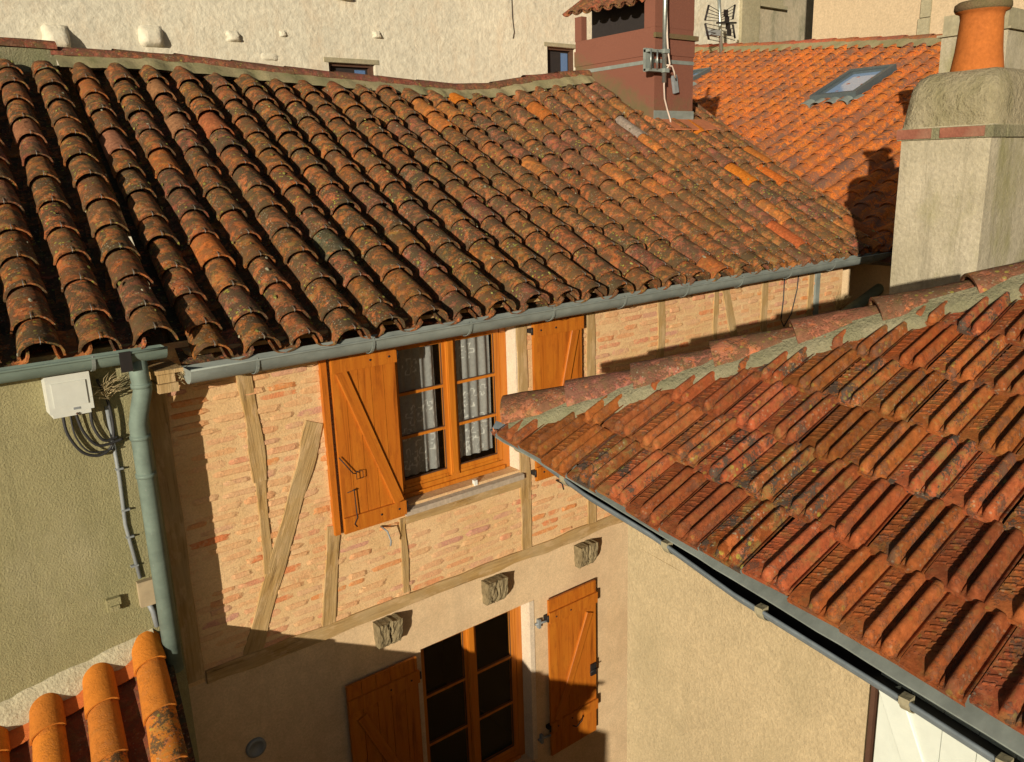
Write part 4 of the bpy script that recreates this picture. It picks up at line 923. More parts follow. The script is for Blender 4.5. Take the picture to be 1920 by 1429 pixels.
# hidden slopes behind the hip
h1 = E0 - G * 3.7 + U * 4.05; mb.add([E0 - SN * 0.02, V(9.4, 4.0, E0.z - 0.02), V(9.4, h1.y, h1.z), h1 - SN * 0.02], [(0, 1, 2, 3)], tint=(0.2, 0.08, 0.05, 0.1))
sroof = mb.build('roof', M['tile_mech'], sh)
# hip caps and mortar
def hp(g): return E0 - G * g + U * hip_u(g)
cap_px = [(955, 765), (1068, 733), (1190, 690), (1338, 645), (1490, 600), (1645, 555), (1822, 503), (2010, 450)]
gs = []
for px, py in cap_px:
    lo, hi = -0.2, 4.5
    for _ in range(40):
        mi = (lo + hi) / 2; v = RM.transposed() @ (hp(mi) + V(0, 0, 0.05)); x = 960 + F * v.x / v.z
        if x < px: lo = mi
        else: hi = mi
    gs.append(lo)
gs[0] = -0.03
for i, (a, b) in enumerate(zip(gs, gs[1:])):
    p = hp(a) + V(0, 0, 0.018 - 0.022 * a); q = hp(b + 0.06) + V(0, 0, -0.016 - 0.022 * b)
    half_round('hip_tile', p, q, 0.165, sroof, (R(0.34, 0.42), R(0.14, 0.17), R(0.075, 0.10), R(0.25, 0.5)), M['tile'], r1=0.14, th=0.022)
m = MB(); vs = []; fs = []; n = 90; hd = (hp(1) - hp(0)).normalized(); sd = (U * 0 - G).normalized(); sd = (sd - hd * sd.dot(hd)).normalized()
for i in range(n + 1):
    g = gs[-1] * i / n; c = hp(g); j = 0.025 * noise.noise(V(g * 7, 0, 0)) + 0.012 * noise.noise(V(g * 22, 0, 5))
    jn = SN * (0.012 * noise.noise(V(g * 11, 4, 0))); vs += [c + SN * 0.08 + sd * 0.09, c + SN * 0.065 + sd * 0.14 + jn, c + SN * 0.060 + sd * (0.175 + j) - jn * 1.5, c + SN * 0.035 + sd * (0.205 + j * 1.6) + jn * 2, c - SN * 0.01 + sd * (0.225 + j * 1.6)]
for i in range(n):
    for k in range(4): a = i * 5 + k; fs.append((a, a + 5, a + 6, a + 1))
for i in range(n + 1):
    g = gs[-1] * i / n; c = hp(g); vs += [c - sd * 0.1 + V(0, 0, -0.04), c - sd * 0.16 + V(0, 0.03, -0.15)]
m.add(vs, fs, smooth=True); m.build('hip_mortar', M['mortar_grey'], sroof)
# walls: the corner is cut off, which leaves the roof corner hanging free
mb = MB(); zt_ = -1.55
def wx(y): return 2.62 - 0.02 * (2.5 - y) * 3.2
ya = 2.52; pw = [V(2.98, 2.86, -H0), V(2.46, -1.2, -H0), V(9.3, -1.2, -H0), V(9.3, 3.8, -H0), V(3.95, 3.8, -H0)]
lip = [onP(px, py, E0 - SN * 0.15, SN) for px, py in ((921, 806), (1000, 855), (1098, 927), (1220, 1001), (1377, 1114), (1657, 1288), (1881, 1431), (2230, 1655))]
wq = [p + V(0.15, 0, 0) for p in lip]
def wall_at(y):
    for a, b in zip(wq, wq[1:]):
        if b.y <= y <= a.y: t = (y - a.y) / (b.y - a.y); return a.lerp(b, t)
    return wq[0] if y > wq[0].y else wq[-1]
yc = 3.6
while 0.96 * wall_at(yc).x < wall_at(yc).y: yc -= 0.01
y0_ = wq[-1].y + 0.02; n = 30; vs = []
for i in range(n + 1):
    y = yc + (y0_ - yc) * i / n; p = wall_at(y); vs += [V(p.x, y, p.z - 0.03), V(p.x, y, -H0)]
mb.add(vs, [(2 * i, 2 * i + 1, 2 * i + 3, 2 * i + 2) for i in range(n)])
c0, c1 = wall_at(yc), wall_at(y0_)
mb.prism([V(c0.x + 0.002, yc, -H0), V(c1.x + 0.002, y0_, -H0), V(9.3, y0_, -H0), V(9.3, 3.8, -H0), V(c0.x + 0.85, 3.8, -H0)][::-1], V(0, 0, H0 + c1.z - 0.05))
mb.add([V(c0.x + 0.004, yc, -H0), V(c0.x + 0.004, yc, c0.z - 0.03), V(c0.x + 0.85, 3.8, c0.z + 0.1), V(c0.x + 0.85, 3.8, -H0)], [(0, 1, 2, 3)])
wall = mb.build('wall', M['shed'], sh)
# zinc strip, gutter
gp = lambda px, py, z: (lambda r: r * (z / r.z))(ray(px, py))
def shed_gutter():
    mb = MB(); n = 12; rr = 0.075; out = V(-1, 0, 0)
    pr = [(math.cos(math.pi * j / n) * rr, -math.sin(math.pi * j / n) * rr * 0.8) for j in range(n + 1)]
    cs = [p - out * rr for p in lip]; pts = []
    for a, b in zip(cs, cs[1:]):
        for k in range(5): pts.append(a.lerp(b, k / 5))
    pts.append(cs[-1])
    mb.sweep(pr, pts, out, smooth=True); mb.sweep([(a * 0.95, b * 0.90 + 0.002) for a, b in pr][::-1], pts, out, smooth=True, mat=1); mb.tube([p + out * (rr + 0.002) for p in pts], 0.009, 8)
    mb.add([cs[0] + out * a + V(0, 0, b) for a, b in pr] + [cs[0] + out * rr * 0.3 + V(0, 0.01, 0.05)], [tuple(range(n + 1)), (0, n + 1, n)])
    g = mb.build('gutter', [M['slate_zinc'], M['gutter_shade']], sh)
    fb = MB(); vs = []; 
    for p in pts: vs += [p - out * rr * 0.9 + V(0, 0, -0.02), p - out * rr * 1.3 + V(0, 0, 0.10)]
    fb.add(vs, [(2 * i, 2 * i + 1, 2 * i + 3, 2 * i + 2) for i in range(len(pts) - 1)]); fb.build('fascia', M['gutter_shade'], sh)  # strip coloured near-black to paint the shade behind the gutter
    for k in (3, 8, 16, 21, 26, 30):
        if k < len(pts):
            b = MB(); q = pts[k]
            for (a0, b0), (a1, b1) in zip(pr[:6], pr[1:7]): b.obox(q + V(0, -0.02, 0) + out * (a0 * 1.1) + V(0, 0, b0 * 1.1), V(0, 0.04, 0), out * (a1 - a0) * 1.1 + V(0, 0, (b1 - b0) * 1.1), V(0, 0, -0.004))
            b.box((q.x - rr - 0.014, q.y - 0.02, q.z - 0.015), (q.x - rr + 0.03, q.y + 0.02, q.z + 0.016)); b.build('bracket', M['stone'], g)
    return cs
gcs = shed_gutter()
mb = MB(); vs = []; fs = []
for i in range(41):
    g = -0.02 + 4.5 * i / 40; p = sp(g, -0.10, -0.035); jj = 0.006 * noise.noise(V(g * 6, 0, 0))
    ww = max(0.0, 0.022 * (g - 0.9)); vs += [p + U * 0.10, p - U * (ww + jj) + V(0, 0, -0.004), p - U * (ww + jj) + V(0, 0, -0.010)]
for i in range(40):
    for k in range(2): a = i * 3 + k; fs.append((a, a + 1, a + 4, a + 3))
mb.add(vs, fs); mb.build('eave_flashing', M['zinc'], sh)
# pale plank door of the outbuilding
dy0 = yc
while dy0 * onX(1640, 1290, 1).y ** -1 > wall_at(dy0).x: dy0 -= 0.005
dn = lambda y: wall_at(max(y, y0_)).x
mb = MB()
yy = dy0
mb.obox(V(dn(dy0) - 0.03, dy0, -7.2), V(-0.0, -0.018, 0) , V(0.035, 0, 0), V(0, 0, 5.30)); mb.build('door_frame', M['brownw'], sh)
mb = MB()
for i in range(9):
    y0 = dy0 - 0.04 - i * 0.13; y1 = y0 - 0.127; mb.prism([V(dn(y0) - 0.035, y0, -7.2), V(dn(y1) - 0.035, y1, -7.2), V(dn(y1) + 0.01, y1, -7.2), V(dn(y0) + 0.01, y0, -7.2)], V(0, 0, 5.28))
door = mb.build('door', M['door'], sh)
plank('door_brace', V(dn(dy0) - 0.04, dy0 - 0.08, -2.0), V(dn(dy0 - 1.1) - 0.04, dy0 - 1.1, -4.2), 0.10, 0.02, M['door'], door, nrm=V(-1, 0.067, 0).normalized(), wob=0)
# pegs at the corner
for z in (-4.74, -5.22):
    mb = MB(); mb.box((c0.x - 0.15, yc - 0.02, z), (c0.x + 0.01, yc + 0.005, z + 0.018)); mb.build('wall_peg', M['greybox'], sh)

# ================================================================== tall cement chimney stack with clay pot
KX = 7.70; r = onX(1690, 262, KX); yf = r.y; yn = onX(1858, 262, KX).y; zb_ = -0.02
cs = thing('chimney_stack', (KX + 0.7, (yf + yn) / 2, -2.6), 'massive grey cement chimney stack with a rounded mossy top at the right edge', 'chimney')
def colgrid(mb, x0, x1, y0, y1, zs, ins, amp=0.012, mat=0, n=10, top=True, ky=1.0, sm=True):
    """battered masonry block; ins[i] = inset at zs[i]"""
    rings = []
    for z, q in zip(zs, ins):
        a, b, c, d = x0 + q, x1 - q, y0 + q * ky, y1 - q * ky; rr = []
        for (p, s) in (((a, c), (b, c)), ((b, c), (b, d)), ((b, d), (a, d)), ((a, d), (a, c))):
            for i in range(n): t = i / n; rr.append(V(p[0] + (s[0] - p[0]) * t, p[1] + (s[1] - p[1]) * t, z))
        c0 = V((a + b) / 2, (c + d) / 2, z)
        rr = [p + (p - c0).normalized() * amp * noise.noise(p * 2.7) * 2 + V(0, 0, 0) for p in rr]; 
        rr2 = []
        for p in rr:
            e = (0.05 if sm else 0.015) + q * 0.25; dx_ = min(p.x - a, b - p.x); dy_ = min(p.y - c, d - p.y); m_ = max(0, 1 - (abs(dx_) + abs(dy_)) / (e * 2)); rr2.append(p + (c0 - p).normalized() * m_ * e * 0.5)
        rings += rr2
    N_ = n * 4; fs = []
    for i in range(len(zs) - 1):
        for j in range(N_): a = i * N_ + j; b = i * N_ + (j + 1) % N_; fs.append((a, b, b + N_, a + N_))
    if top: fs.append(tuple(range((len(zs) - 1) * N_, len(zs) * N_)))
    mb.add(rings, fs, smooth=sm, mat=mat)
mb = MB(); XK = KX + 2.6
colgrid(mb, KX, XK, yn, yf, [-3.2, -2.5, -1.8, -1.2, -0.6, -0.05 + zb_, 0.24], [-0.02, -0.01, 0, 0, 0, 0, 0.0], 0.006, sm=False); body = mb.build('stack', M['stack'], cs)
zl = onX(1700, 245, KX).z; zh = onX(1760, 140, KX + 0.3).z
mb = MB(); colgrid(mb, KX, XK, yn, yf, [zl - 0.05, zl + 0.10, zl + (zh - zl) * 0.45, zl + (zh - zl) * 0.72, zl + (zh - zl) * 0.90, zh, zh + 0.015], [0.0, 0.01, 0.02, 0.05, 0.11, 0.19, 0.28], 0.025, ky=0.5); mb.build('rounded_cap', M['stack_cap'], cs)
mb = MB(); zc = onX(1700, 250, KX).z
def bbar(a, b): mb.box(a, b)
bd = MB(); bd.box((KX - 0.02, yn - 0.02, zc - 0.065), (KX + 0.25, yf + 0.03, zc + 0.035)); bd.box((KX + 0.2501, yn - 0.03, zc - 0.065), (XK, yn + 0.02, zc + 0.035)); bd.build('band', M['mortar_grey'], cs)
for a, b in ((0.0, 0.36), (0.50, 0.94)):
    bk = MB(); bk.box((KX - 0.032, yf - (yf - yn) * b, zc - 0.055), (KX - 0.021, yf + 0.032 - (yf - yn) * a, zc + 0.03)); bk.build('brick_course', M['brick'], cs)
px_, py_ = 1829, 150
pc = onX(px_, 152, KX + 0.42)
prf = [(0.225, -0.06), (0.225, 0.0), (0.21, 0.12), (0.19, 0.26), (0.178, 0.42), (0.172, 0.52), (0.18, 0.56), (0.215, 0.575), (0.225, 0.60), (0.222, 0.635), (0.20, 0.65), (0.16, 0.655), (0.155, 0.60), (0.15, 0.3)]
pot = MB(); pot.lathe((pc.x, pc.y, pc.z), prf, 32)
pt = thing('chimney_pot', (pc.x, pc.y, pc.z - 0.05), 'flared terracotta chimney pot on top of the big cement stack', 'chimney pot')
pot.build('pot', M['pot'], pt)
rm = MB(); rm.lathe((pc.x, pc.y, pc.z), [(0.181, 0.565), (0.217, 0.578), (0.228, 0.60), (0.225, 0.637), (0.20, 0.655), (0.158, 0.66), (0.15, 0.64)], 32); rm.build('rim', M['moss'], pt)

# ================================================================== orange roofed house behind
oh = thing('orange_roof_house', (18, 11, -H0), 'house behind with a fresh orange tiled roof and two roof windows', 'house')
ph = math.radians(21.5); ON = V(-math.sin(ph), 0, math.cos(ph)); OD = V(math.cos(ph), 0, math.sin(ph)); OP = V(11.3, 6.7, -1.0)
def op(px, py, h=0.0): return onP(px, py, OP, ON) + ON * h
tops = [op(1250, 99), op(1297, 97), op(1447, 94), op(1540, 89), op(1660, 86), op(1775, 82), op(1925, 78)]
def top_x(y):
    t = sorted([(p.y, p.x) for p in tops]); return lerp_tab(t, y)
mb = MB(); y = 5.4
deck = []
rowp = 0.40
ymax = tops[0].y + 0.5; r_i = 0
while y < ymax:
    xt = top_x(y); xb = max(10.6, 10.9) if y < 7.0 else 11.6 + (y - 7.0) * 0.55
    xb = min(xb, xt - 1)
    for kind in (1, 0):
        yy = y + (0 if kind else rowp / 2); 
        s = xt; k = 0; xs0 = R(0, 0.4)
        Ltot = (xt - xb) / math.cos(ph); e = Ltot
        pos_ = Ltot; n = int(Ltot / 0.42) + 1
        for j in range(n):
            hi = Ltot - j * 0.42; lo = hi - 0.42
            if lo < -0.3: break
            P = V(xb, yy, OP.z + (xb - OP.x) * math.tan(ph)) + OD * (lo - 0.04) + V(0, R(-0.008, 0.008), 0)
            vis = RM.transposed() @ P; qx = 960 + F * vis.x / vis.z; 
            if qx > 2050: continue
            if kind: tile(mb, P + ON * (0.045), (OD * 0.46 - ON * 0.016).normalized(), V(0, -1, 0), ON, 0.46, 0.135, 0.115, 0.014, 7, True, tint_orange(), 0.75, 0.004, rings=1)
            else: tile(mb, P + ON * 0.085, OD, V(0, -1, 0), ON, 0.46, 0.11, 0.11, 0.012, 4, False, tint_orange(), 0.6, 0, rings=1)
    y += rowp
yl = 5.0
mb.add([V(10.4, 5.0, OP.z + (10.4 - OP.x) * math.tan(ph) - 0.02), V(top_x(5.0), 5.0, OP.z + (top_x(5) - OP.x) * math.tan(ph) - 0.02), V(top_x(ymax), ymax, OP.z + (top_x(ymax) - OP.x) * math.tan(ph) - 0.02), V(13.5, ymax, OP.z + (13.5 - OP.x) * math.tan(ph) - 0.02)], [(0, 1, 2, 3)], tint=(0.2, 0.07, 0.03, 0.5))
oroof = mb.build('roof', M['tile_new'], oh)
# ridge
tp = sorted(tops, key=lambda p: p.y)
def on_top(y): x = top_x(y); return V(x, y, OP.z + (x - OP.x) * math.tan(ph) + 0.10)
y = tp[0].y
while y < tp[-1].y:
    a, b = on_top(y), on_top(min(y + 0.75, tp[-1].y + 0.3)); half_round('ridge_tile', a, b + V(0, 0.05, -0.01), 0.16, oroof, (R(0.28, 0.5), R(0.10, 0.15), R(0.05, 0.06), 0.5), M['tile_new'])
    y += 0.75
m = MB(); vs = []; fs = []; n = 80
for i in range(n + 1):
    y = tp[0].y + (tp[-1].y - tp[0].y) * i / n; c = on_top(y); j = 0.06 * noise.noise(V(y * 3, 0, 0)); vs += [c + V(-0.10, 0, 0.06), c + V(-0.22 - j, 0, -0.02), c + V(-0.40 - j * 2, 0, -0.16)]
for i in range(n):
    for k in range(2): a = i * 3 + k; fs.append((a, a + 3, a + 4, a + 1))
m.add(vs, fs, smooth=True); m.build('ridge_mortar', M['mortar'], oroof)
mb = MB(); mb.box((12.4, 5.6, -H0), (24, 5.9, -1.0)); mb.box((20.5, 6, -H0), (21, 22, 1.2)); mb.box((11.6, 13.5, -H0), (12, 22, -1.2)); mb.build('wall', M['smooth'], oh)
mb = MB(); mb.box((11.0, 5.0, -H0), (11.3, 7.2, -1.45)); mb.build('gable_wall', M['beige'], oh)

def roof_window(bl, br, tl_, tr, hump=True):
    bl, br, tl_, tr = [op(*p) for p in (bl, br, tl_, tr)]
    c = (bl + br) / 2; ydir = V(0, 1, 0); wd = abs(bl.y - br.y) * 0.5 + abs(tl_.y - tr.y) * 0.5; top = (tl_ + tr) / 2; L = (top - c).dot(OD); mid = c.y * 0.5 + top.y * 0.5
    o = V(c.x, mid - wd / 2, c.z)
    def B(mb, a0, a1, s0, s1, h0, h1, **k): mb.obox(o + ydir * a0 + OD * s0 + ON * h0, ydir * (a1 - a0), OD * (s1 - s0), ON * (h1 - h0), **k)
    f = MB(); t = 0.08
    B(f, 0, t, 0, L, 0.0, 0.22); B(f, wd - t, wd, 0, L, 0.0, 0.22); B(f, t, wd - t, 0, t, 0.0, 0.22); B(f, t, wd - t, L - t, L, 0.0, 0.22)
    sk = f.build('roof_window', M['skyframe'], oh)
    f = MB(); t2 = t + 0.012; u_ = 0.07
    B(f, t2, t2 + u_, t2, L - t2, 0.02, 0.19); B(f, wd - t2 - u_, wd - t2, t2, L - t2, 0.02, 0.19); B(f, t2 + u_, wd - t2 - u_, t2, t2 + u_, 0.02, 0.19); B(f, t2 + u_, wd - t2 - u_, L - t2 - u_, L - t2, 0.02, 0.19); f.build('sash', M['skyframe'], sk)
    g = MB(); B(g, t2 + u_, wd - t2 - u_, t2 + u_, L - t2 - u_, 0.13, 0.14); g.build('pane', M['sky_glass'], sk)
    a = MB()
    for i in range(5 if hump else 3):
        P = o + ydir * (-0.1 + i * (wd + 0.1) / 4.0) - OD * 0.28 + ON * 0.05; tile(a, P, OD, V(0, -1, 0), ON, 0.30, 0.145, 0.13, 0.01, 8, True, (0.3, 0.3, 0.3, 0), 0.75)
    a.build('apron', M['zinc'], sk)
gm = NB('painted_sky_glass'); gm.b.inputs['Base Color'].default_value = (0.26, 0.38, 0.58, 1); gm.b.inputs['Roughness'].default_value = 0.08; gm.b.inputs['Specular IOR Level'].default_value = 0.8; M['sky_glass'] = gm.m  # blue base colour paints the reflected sky into the pane
roof_window((1530, 194), (1600, 196), (1600, 144), (1676, 143))
roof_window((1262, 172), (1301, 160), (1300, 144), (1335, 142), False)

# ================================================================== houses along the top
bh = thing('rough_rendered_house', (9, 22, -H0), 'tall house with cream lumpy lime render behind the ridge, two low windows', 'house')
BY = 19.5; mb = MB(); xr = onY(1409, 90, BY).x
hw = []
for (a, b, t) in ((616, 703, 119), (1026, 1079, 89)):
    p, q = onY(a, t, BY), onY(b, t, BY); hw.append((p.x, q.x, min(p.z, q.z) - 1.3, (p.z + q.z) / 2))
wall_sheet(mb, -8, xr, -H0, 9.0, hw, BY, 0.5)
mb.box((-8, BY + 0.5, -H0), (-7.5, BY + 8, 9)); mb.box((xr - 0.5, BY + 0.5, -H0), (xr, BY + 8, 9)); mb.build('wall', M['rough'], bh)
for h in hw:
    mb = MB(); mb.box((h[0], BY + 0.2, h[2]), (h[1], BY + 0.24, h[3])); wn = mb.build('window', M['dark'], bh)
    mb = MB(); mb.box((h[0], BY + 0.1, h[3] - 0.07), (h[1], BY + 0.199, h[3] - 0.001)); mb.box((h[0] + 0.01, BY + 0.1, h[2]), (h[0] + 0.09, BY + 0.199, h[3] - 0.071)); mb.box((h[1] - 0.12, BY + 0.1, h[2]), (h[1] - 0.001, BY + 0.199, h[3] - 0.071)); mb.build('frame', M['brownw'], wn)
    mb = MB(); W_ = h[1] - h[0]; mb.box((h[0] + W_ * (0.62 if W_ < 1.4 else 0.08), BY + 0.185, h[2]), (h[1] - 0.13 if W_ > 1.4 else h[0] + W_ * 0.85, BY + 0.198, h[3] - 0.13)); mb.build('pane', M['winblue'], wn)
    mb = MB(); mb.box((h[0] - 0.12, BY - 0.02, h[3] + 0.002), (h[1] + 0.1, BY + 0.1, h[3] + 0.11)); mb.build('lintel', M['stone'], wn)
def lump(px, py, wpx, hpx, d):
    c = onY(px, py, BY); e = onY(px + wpx, py, BY).x - c.x; hz = c.z - onY(px, py + hpx, BY).z
    mb = MB(); n = 8; vs = []; fs = []
    for i in range(n + 1):
        for j in range(n + 1):
            u, t = i / n * 2 - 1, j / n * 2 - 1; s_ = (1 - abs(u) ** 5) * (1 - abs(t) ** 5) if t < 0 else (1 - abs(u) ** 5) * (1 - t ** 2)
            vs.append((c.x + u * e / 2 + 0.05 * noise.noise(V(px, t * 2, u)), BY + 0.01 - d * s_ * (0.75 - 0.25 * t) + 0.02 * noise.noise(V(u * 3, t * 3, px)), c.z + t * hz / 2))
    for i in range(n):
        for j in range(n): a = i * (n + 1) + j; fs.append((a, a + n + 1, a + n + 2, a + 1))
    mb.add(vs, fs, smooth=True); mb.build('putlog_stone', M['rough'], bh)
for a in ((105, 72, 52, 52, .35), (283, 68, 46, 42, .24), (437, 68, 26, 22, .14), (530, 63, 14, 14, .08), (706, 65, 16, 15, .13), (505, 106, 34, 16, .06), (645, -5, 30, 12, .2)): lump(*a)
mb = MB(); mb.tube([onY(959, 0, BY - 0.03) + V(0, 0, 0.5), onY(961, 35, BY - 0.03), onY(964, 60, BY - 0.03), onY(962, 72, BY - 0.03)], 0.010, 5); mb.build('hanging_wire', M['iron'], bh)

sh2 = thing('stained_house', (28, 20, -H0), 'house with grey stained render and a bricked quoin between the cream and beige houses', 'house')
xa, xb = onY(1385, 90, BY - .02).x, onY(1523, 90, BY).x
mb = MB(); mb.box((xr + 0.01, BY + 0.05, -H0), (xb + 1.5, BY + 5, 9)); mb.build('wall', M['dirty'], sh2)
mb = MB(); mb.box((xa, BY - 0.12, -H0), (xr + 0.25, BY + 0.04, 9)); mb.build('quoin', M['stone'], sh2)
p, q = onY(1420, 5, BY), onY(1472, 8, BY); mb = MB(); mb.box((p.x, BY - 0.12, p.z - 0.12), (q.x, BY + 0.04, p.z)); mb.box((p.x + 0.1, BY - 0.0, p.z + 0.001), (q.x - 0.1, BY + 0.045, p.z + 1.4)); mb.build('window_sill', M['stone'], sh2)
sb = thing('smooth_beige_house', (26, 12, -H0), 'smooth beige house behind the orange roof with a grey stone strip', 'house')
EX = 24.0
pl = onX(1523, 60, EX); mb = MB(); mb.box((EX, 2, -H0), (EX + 6, pl.y, 10)); mb.build('wall', M['smooth'], sb)
p, q = onX(1722, 50, EX), onX(1744, 50, EX); z = -2
i = 0
while z < 8:
    hh = R(0.7, 0.9); mb = MB(); mb.box((EX - 0.06, q.y, z), (EX + 0.02, p.y - (i % 2) * 0.05, z + hh - 0.02)); mb.build('quoin_stone', M['stone'], sb); z += hh; i += 1
# taller masonry behind the pot
tm = thing('masonry_pier', (KX + 3.6, 4.6, -H0), 'pale stone pier with a ledge just right of the clay pot', 'wall')
r1 = onY(1880, 150, 5.3); r2 = onY(1880, 52, 5.3)
mb = MB(); mb.box((r1.x, 5.3, -H0), (r1.x + 3, 6.2, r2.z)); mb.build('pier', M['stack'], tm)
r3 = onY(1880, 8, 5.3); mb = MB(); mb.box((r1.x - 0.05, 5.25, r2.z + 0.001), (r1.x + 3, 6.25, r2.z + 0.03)); mb.box((r1.x + 0.02, 5.32, r2.z + 0.031), (r1.x + 3, 6.2, r3.z)); mb.build('ledge', M['stone'], tm)

# ================================================================== aerials
am = thing('antenna_mast', (CX0 + 0.28, CY0 - 0.12, 0.9), 'galvanised mast clamped to the brown chimney with a dangling white cable', 'antenna mast')
p0 = onY(1245, 155, CY0 - 0.13); mx = p0.x; my = CY0 - 0.13; z0 = p0.z
mb = MB(); mb.tube([V(mx, my, z0), V(mx + 0.0, my, 3.6)], 0.034, 12); mb.build('mast', M['steel'], am)
mb = MB(); zk = onY(1232, 90, my).z; zk2 = onY(1232, 133, my).z; bxl = onY(1216, 110, my).x
for z in (zk, zk2 + 0.05): mb.box((bxl, my - 0.01, z - 0.06), (mx + 0.05, my + 0.10, z - 0.02)); mb.box((mx - 0.05, my - 0.06, z - 0.07), (mx + 0.05, my + 0.04, z - 0.01))
mb.box((bxl, my + 0.06, zk2), (bxl + 0.17, my + 0.11, zk)); mb.build('clamp_plate', M['zinc'], am)
mb = MB()
for x in (bxl + 0.03, bxl + 0.17): mb.tube([V(x, my - 0.02, zk2 + 0.02), V(x, my - 0.02, zk - 0.03)], 0.012, 7)
mb.build('clamp_bolt', M['steel'], am)
mb = MB(); pts = [onY(*a) for a in ((1250, 20, my), (1251, 70, my - 0.04), (1253, 100, my - 0.04), (1256, 120, my - 0.05), (1247, 135, my - 0.02), (1245, 160, my), (1246, 185, my + 0.05), (1251, 205, my + 0.08), (1257, 225, my + 0.05), (1258, 240, my - 0.05), (1256, 247, my - 0.2))]
mb.tube(pts, 0.014, 7); mb.build('cable', M['cablew'], am)
mb = MB(); mb.tube([onY(*a) for a in ((1250, 122, my - 0.04), (1260, 124, my - 0.05), (1264, 135, my - 0.05), (1266, 146, my - 0.04))], 0.013, 7); mb.build('cable', M['cablew'], am)
a_, b_ = onY(1262, 142, CY0 - 0.07), onY(1273, 162, CY0 - 0.07); mb = MB(); mb.obox(a_, V(0.09, 0, 0.02), V(0, 0.05, 0), V(0.06, 0, -0.26)); mb.build('splitter', M['greybox'], am)
mb = MB(); zt2 = 2.75
mb.tube([V(mx - 0.1, my - 0.5, zt2), V(mx + 0.2, my + 1.0, zt2)], 0.014, 6)
for i in range(14):
    q = V(mx - 0.1, my - 0.5, zt2).lerp(V(mx + 0.2, my + 1.0, zt2), i / 13); mb.tube([q + V(-0.11, 0.02, 0.0), q + V(0.11, -0.02, 0.0)], 0.006, 5)
mb.tube([V(mx, my, zt2 - 0.03), V(mx, my, zt2 + 0.03)], 0.04, 8); mb.build('yagi_aerial', M['steel'], am)

tv = thing('tv_antenna', (0, 0, 0), 'grid-backed television antenna standing behind the orange ridge', 'antenna')
TYY = 17.0; c = onY(1350, 60, TYY); ABS[tv.name] = V(c.x, c.y, c.z - 3.5); tv.location = ABS[tv.name]
mb = MB(); mb.tube([onY(1353, 118, TYY), onY(1347, -30, TYY)], 0.055, 10); mb.build('mast', M['steel'], tv)
def q_(px, py, dy=0.0): return onY(px, py, TYY + dy)
for (xa, xb, y0, y1) in ((1322, 1378, 12, 40), (1322, 1378, 46, 72)):
    for side in (0, 1):
        mb = MB(); bend = 1 if y0 < 30 else -1
        if side == 0:
            mb.tube([q_(1329, 10 if bend > 0 else 74, -0.3), q_(1322, 38 if bend > 0 else 44, -0.3)], 0.035, 6)
            for k in range(5): t = k / 4; mb.tube([q_(1329 - 7 * t, (10 + 28 * t) if bend > 0 else (74 - 30 * t), -0.3), q_(1350, (22 + 18 * t) if bend > 0 else (78 - 28 * t), 0)], 0.010, 5)
        else:
            mb.tube([q_(1378, 9 if bend > 0 else 72, 0.5), q_(1374, 36 if bend > 0 else 46, 0.5)], 0.035, 6)
            for k in range(5): t = k / 4; mb.tube([q_(1378 - 4 * t, (9 + 27 * t) if bend > 0 else (76 - 30 * t), 0.5), q_(1351, (26 + 16 * t) if bend > 0 else (68 - 22 * t), 0)], 0.010, 5)
        mb.build('reflector_grid', M['iron'], tv)
mb = MB(); mb.tube([q_(1344, 43, -0.4), q_(1380, 43, 0.6)], 0.03, 6)
for k in range(4): mb.box(tuple(q_(1361 + 2 * k, 25 + 12 * k, 0.2) - V(0.09, 0.02, 0.10)), tuple(q_(1361 + 2 * k, 25 + 12 * k, 0.2) + V(0.09, 0.02, 0.10)))
mb.build('dipole', M['iron'], tv)
mb = MB(); a = q_(1337, 62); mb.box((a.x - 0.22, a.y - 0.1, a.z - 0.08), (a.x + 0.22, a.y + 0.1, a.z + 0.08)); mb.build('amplifier_box', M['greybox'], tv)

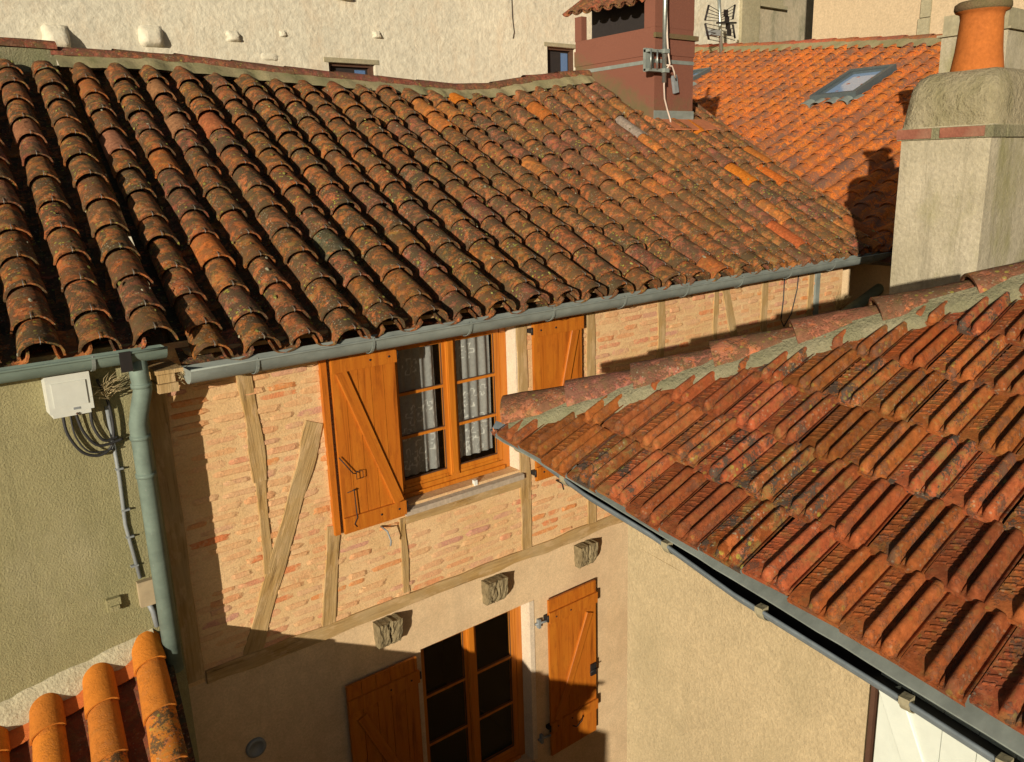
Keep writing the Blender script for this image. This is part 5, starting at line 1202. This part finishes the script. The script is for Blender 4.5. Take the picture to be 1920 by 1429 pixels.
# ================================================================== tufts of dry grass
def tuft(c, n, h, spread, label, lean=V(0, -0.3, 0)):
    mb = MB()
    for i in range(n):
        d = (V(R(-1, 1) * spread, R(-1, 0.1) * spread, R(0.1, 1)) + lean).normalized(); b = c + V(R(-.02, .02), R(-.02, .02), R(-.04, .04)); L = h * R(0.5, 1); m_ = b + d * L * 0.6; e = b + d * L + V(R(-.03, .03), 0, -0.02)
        mb.tube([b, m_, e], [0.0028, 0.002, 0.0006], 4, caps=False)
    o = mb.build('dry_grass', M['grass'], None); tag(o, label, 'plant'); return o
tuft(V(1.13, 5.80, -1.35), 46, 0.20, 1.0, 'straw-like tuft of dry grass wedged beside the left downpipe')
tuft(V(10.05, 5.86, -1.95), 60, 0.32, 0.8, 'dry grass tuft growing on the shaded downpipe at the right end', V(0, 0, 0.5))
tuft(V(1.58, 5.68, -1.30), 26, 0.09, 1.0, 'bit of nest straw under the end of the main gutter')

# ================================================================== unseen block below the camera, added and shaped to shade the lane
fh = thing('front_shade_block', (-6, -2, -H0), 'plain tiled block below the viewpoint, outside the picture, added and shaped to shade the lane', 'house')
mb = MB(); mb.prism([V(-12, 1.7, -H0), V(-0.25, 1.7, -H0), V(-0.25, 1.7, -5.5), V(-12, 1.7, -5.5)], V(-1.435, -1, 0) * 5.8); mb.build('wall', M['beige'], fh)
mb = MB(); mb.prism([V(-12.2, 1.9, -5.2), V(0.05, 1.9, -5.25), V(-3.3, 1.9, -2.78), V(-7.5, 1.9, -2.7)], V(-1.435, -1, 0) * 6, tint=(0.24, 0.09, 0.045, 0.2)); mb.build('roof', M['tile'], fh)

mb = MB(); mb.box((3.2, -9, -H0), (15, -4.2, 3.6)); ah = thing('tall_sky_blocker', (9, -6.6, -H0), 'tall plain block behind the viewpoint, outside the picture, added to screen off sky light', 'house'); mb.build('wall', M['beige'], ah)  # unseen block added to keep sky light off the shaded walls
mb = MB(); mb.prism([V(3, -9.2, 3.6), V(3, -4.0, 3.6), V(3, -6.6, 5.0)], V(12.2, 0, 0), tint=(0.3, 0.1, 0.05, 0.2)); mb.build('roof', M['tile'], ah)
mb = MB(); mb.box((-0.2, -4.5, -H0), (2.30, 0.9, -4.1)); mb.build('lane_shade_block', M['beige'], fh)  # unseen block added to close the lane and deepen its shade

# ================================================================== ground
mb = MB(); mb.add([(-400, -400, -H0), (400, -400, -H0), (400, 400, -H0), (-400, 400, -H0)], [(0, 1, 2, 3)]); g = mb.build('ground', M['ground'], None, V(0, 0, -H0)); g['kind'] = 'structure'

# ------------------------------------------------------------------ lift everything so that the ground is z = 0
for o in list(COL.objects):
    if o.parent is None and o.type in ('MESH', 'EMPTY'): o.location.z += H0
    if o.parent is None and o.type == 'LIGHT': o.location.z += H0
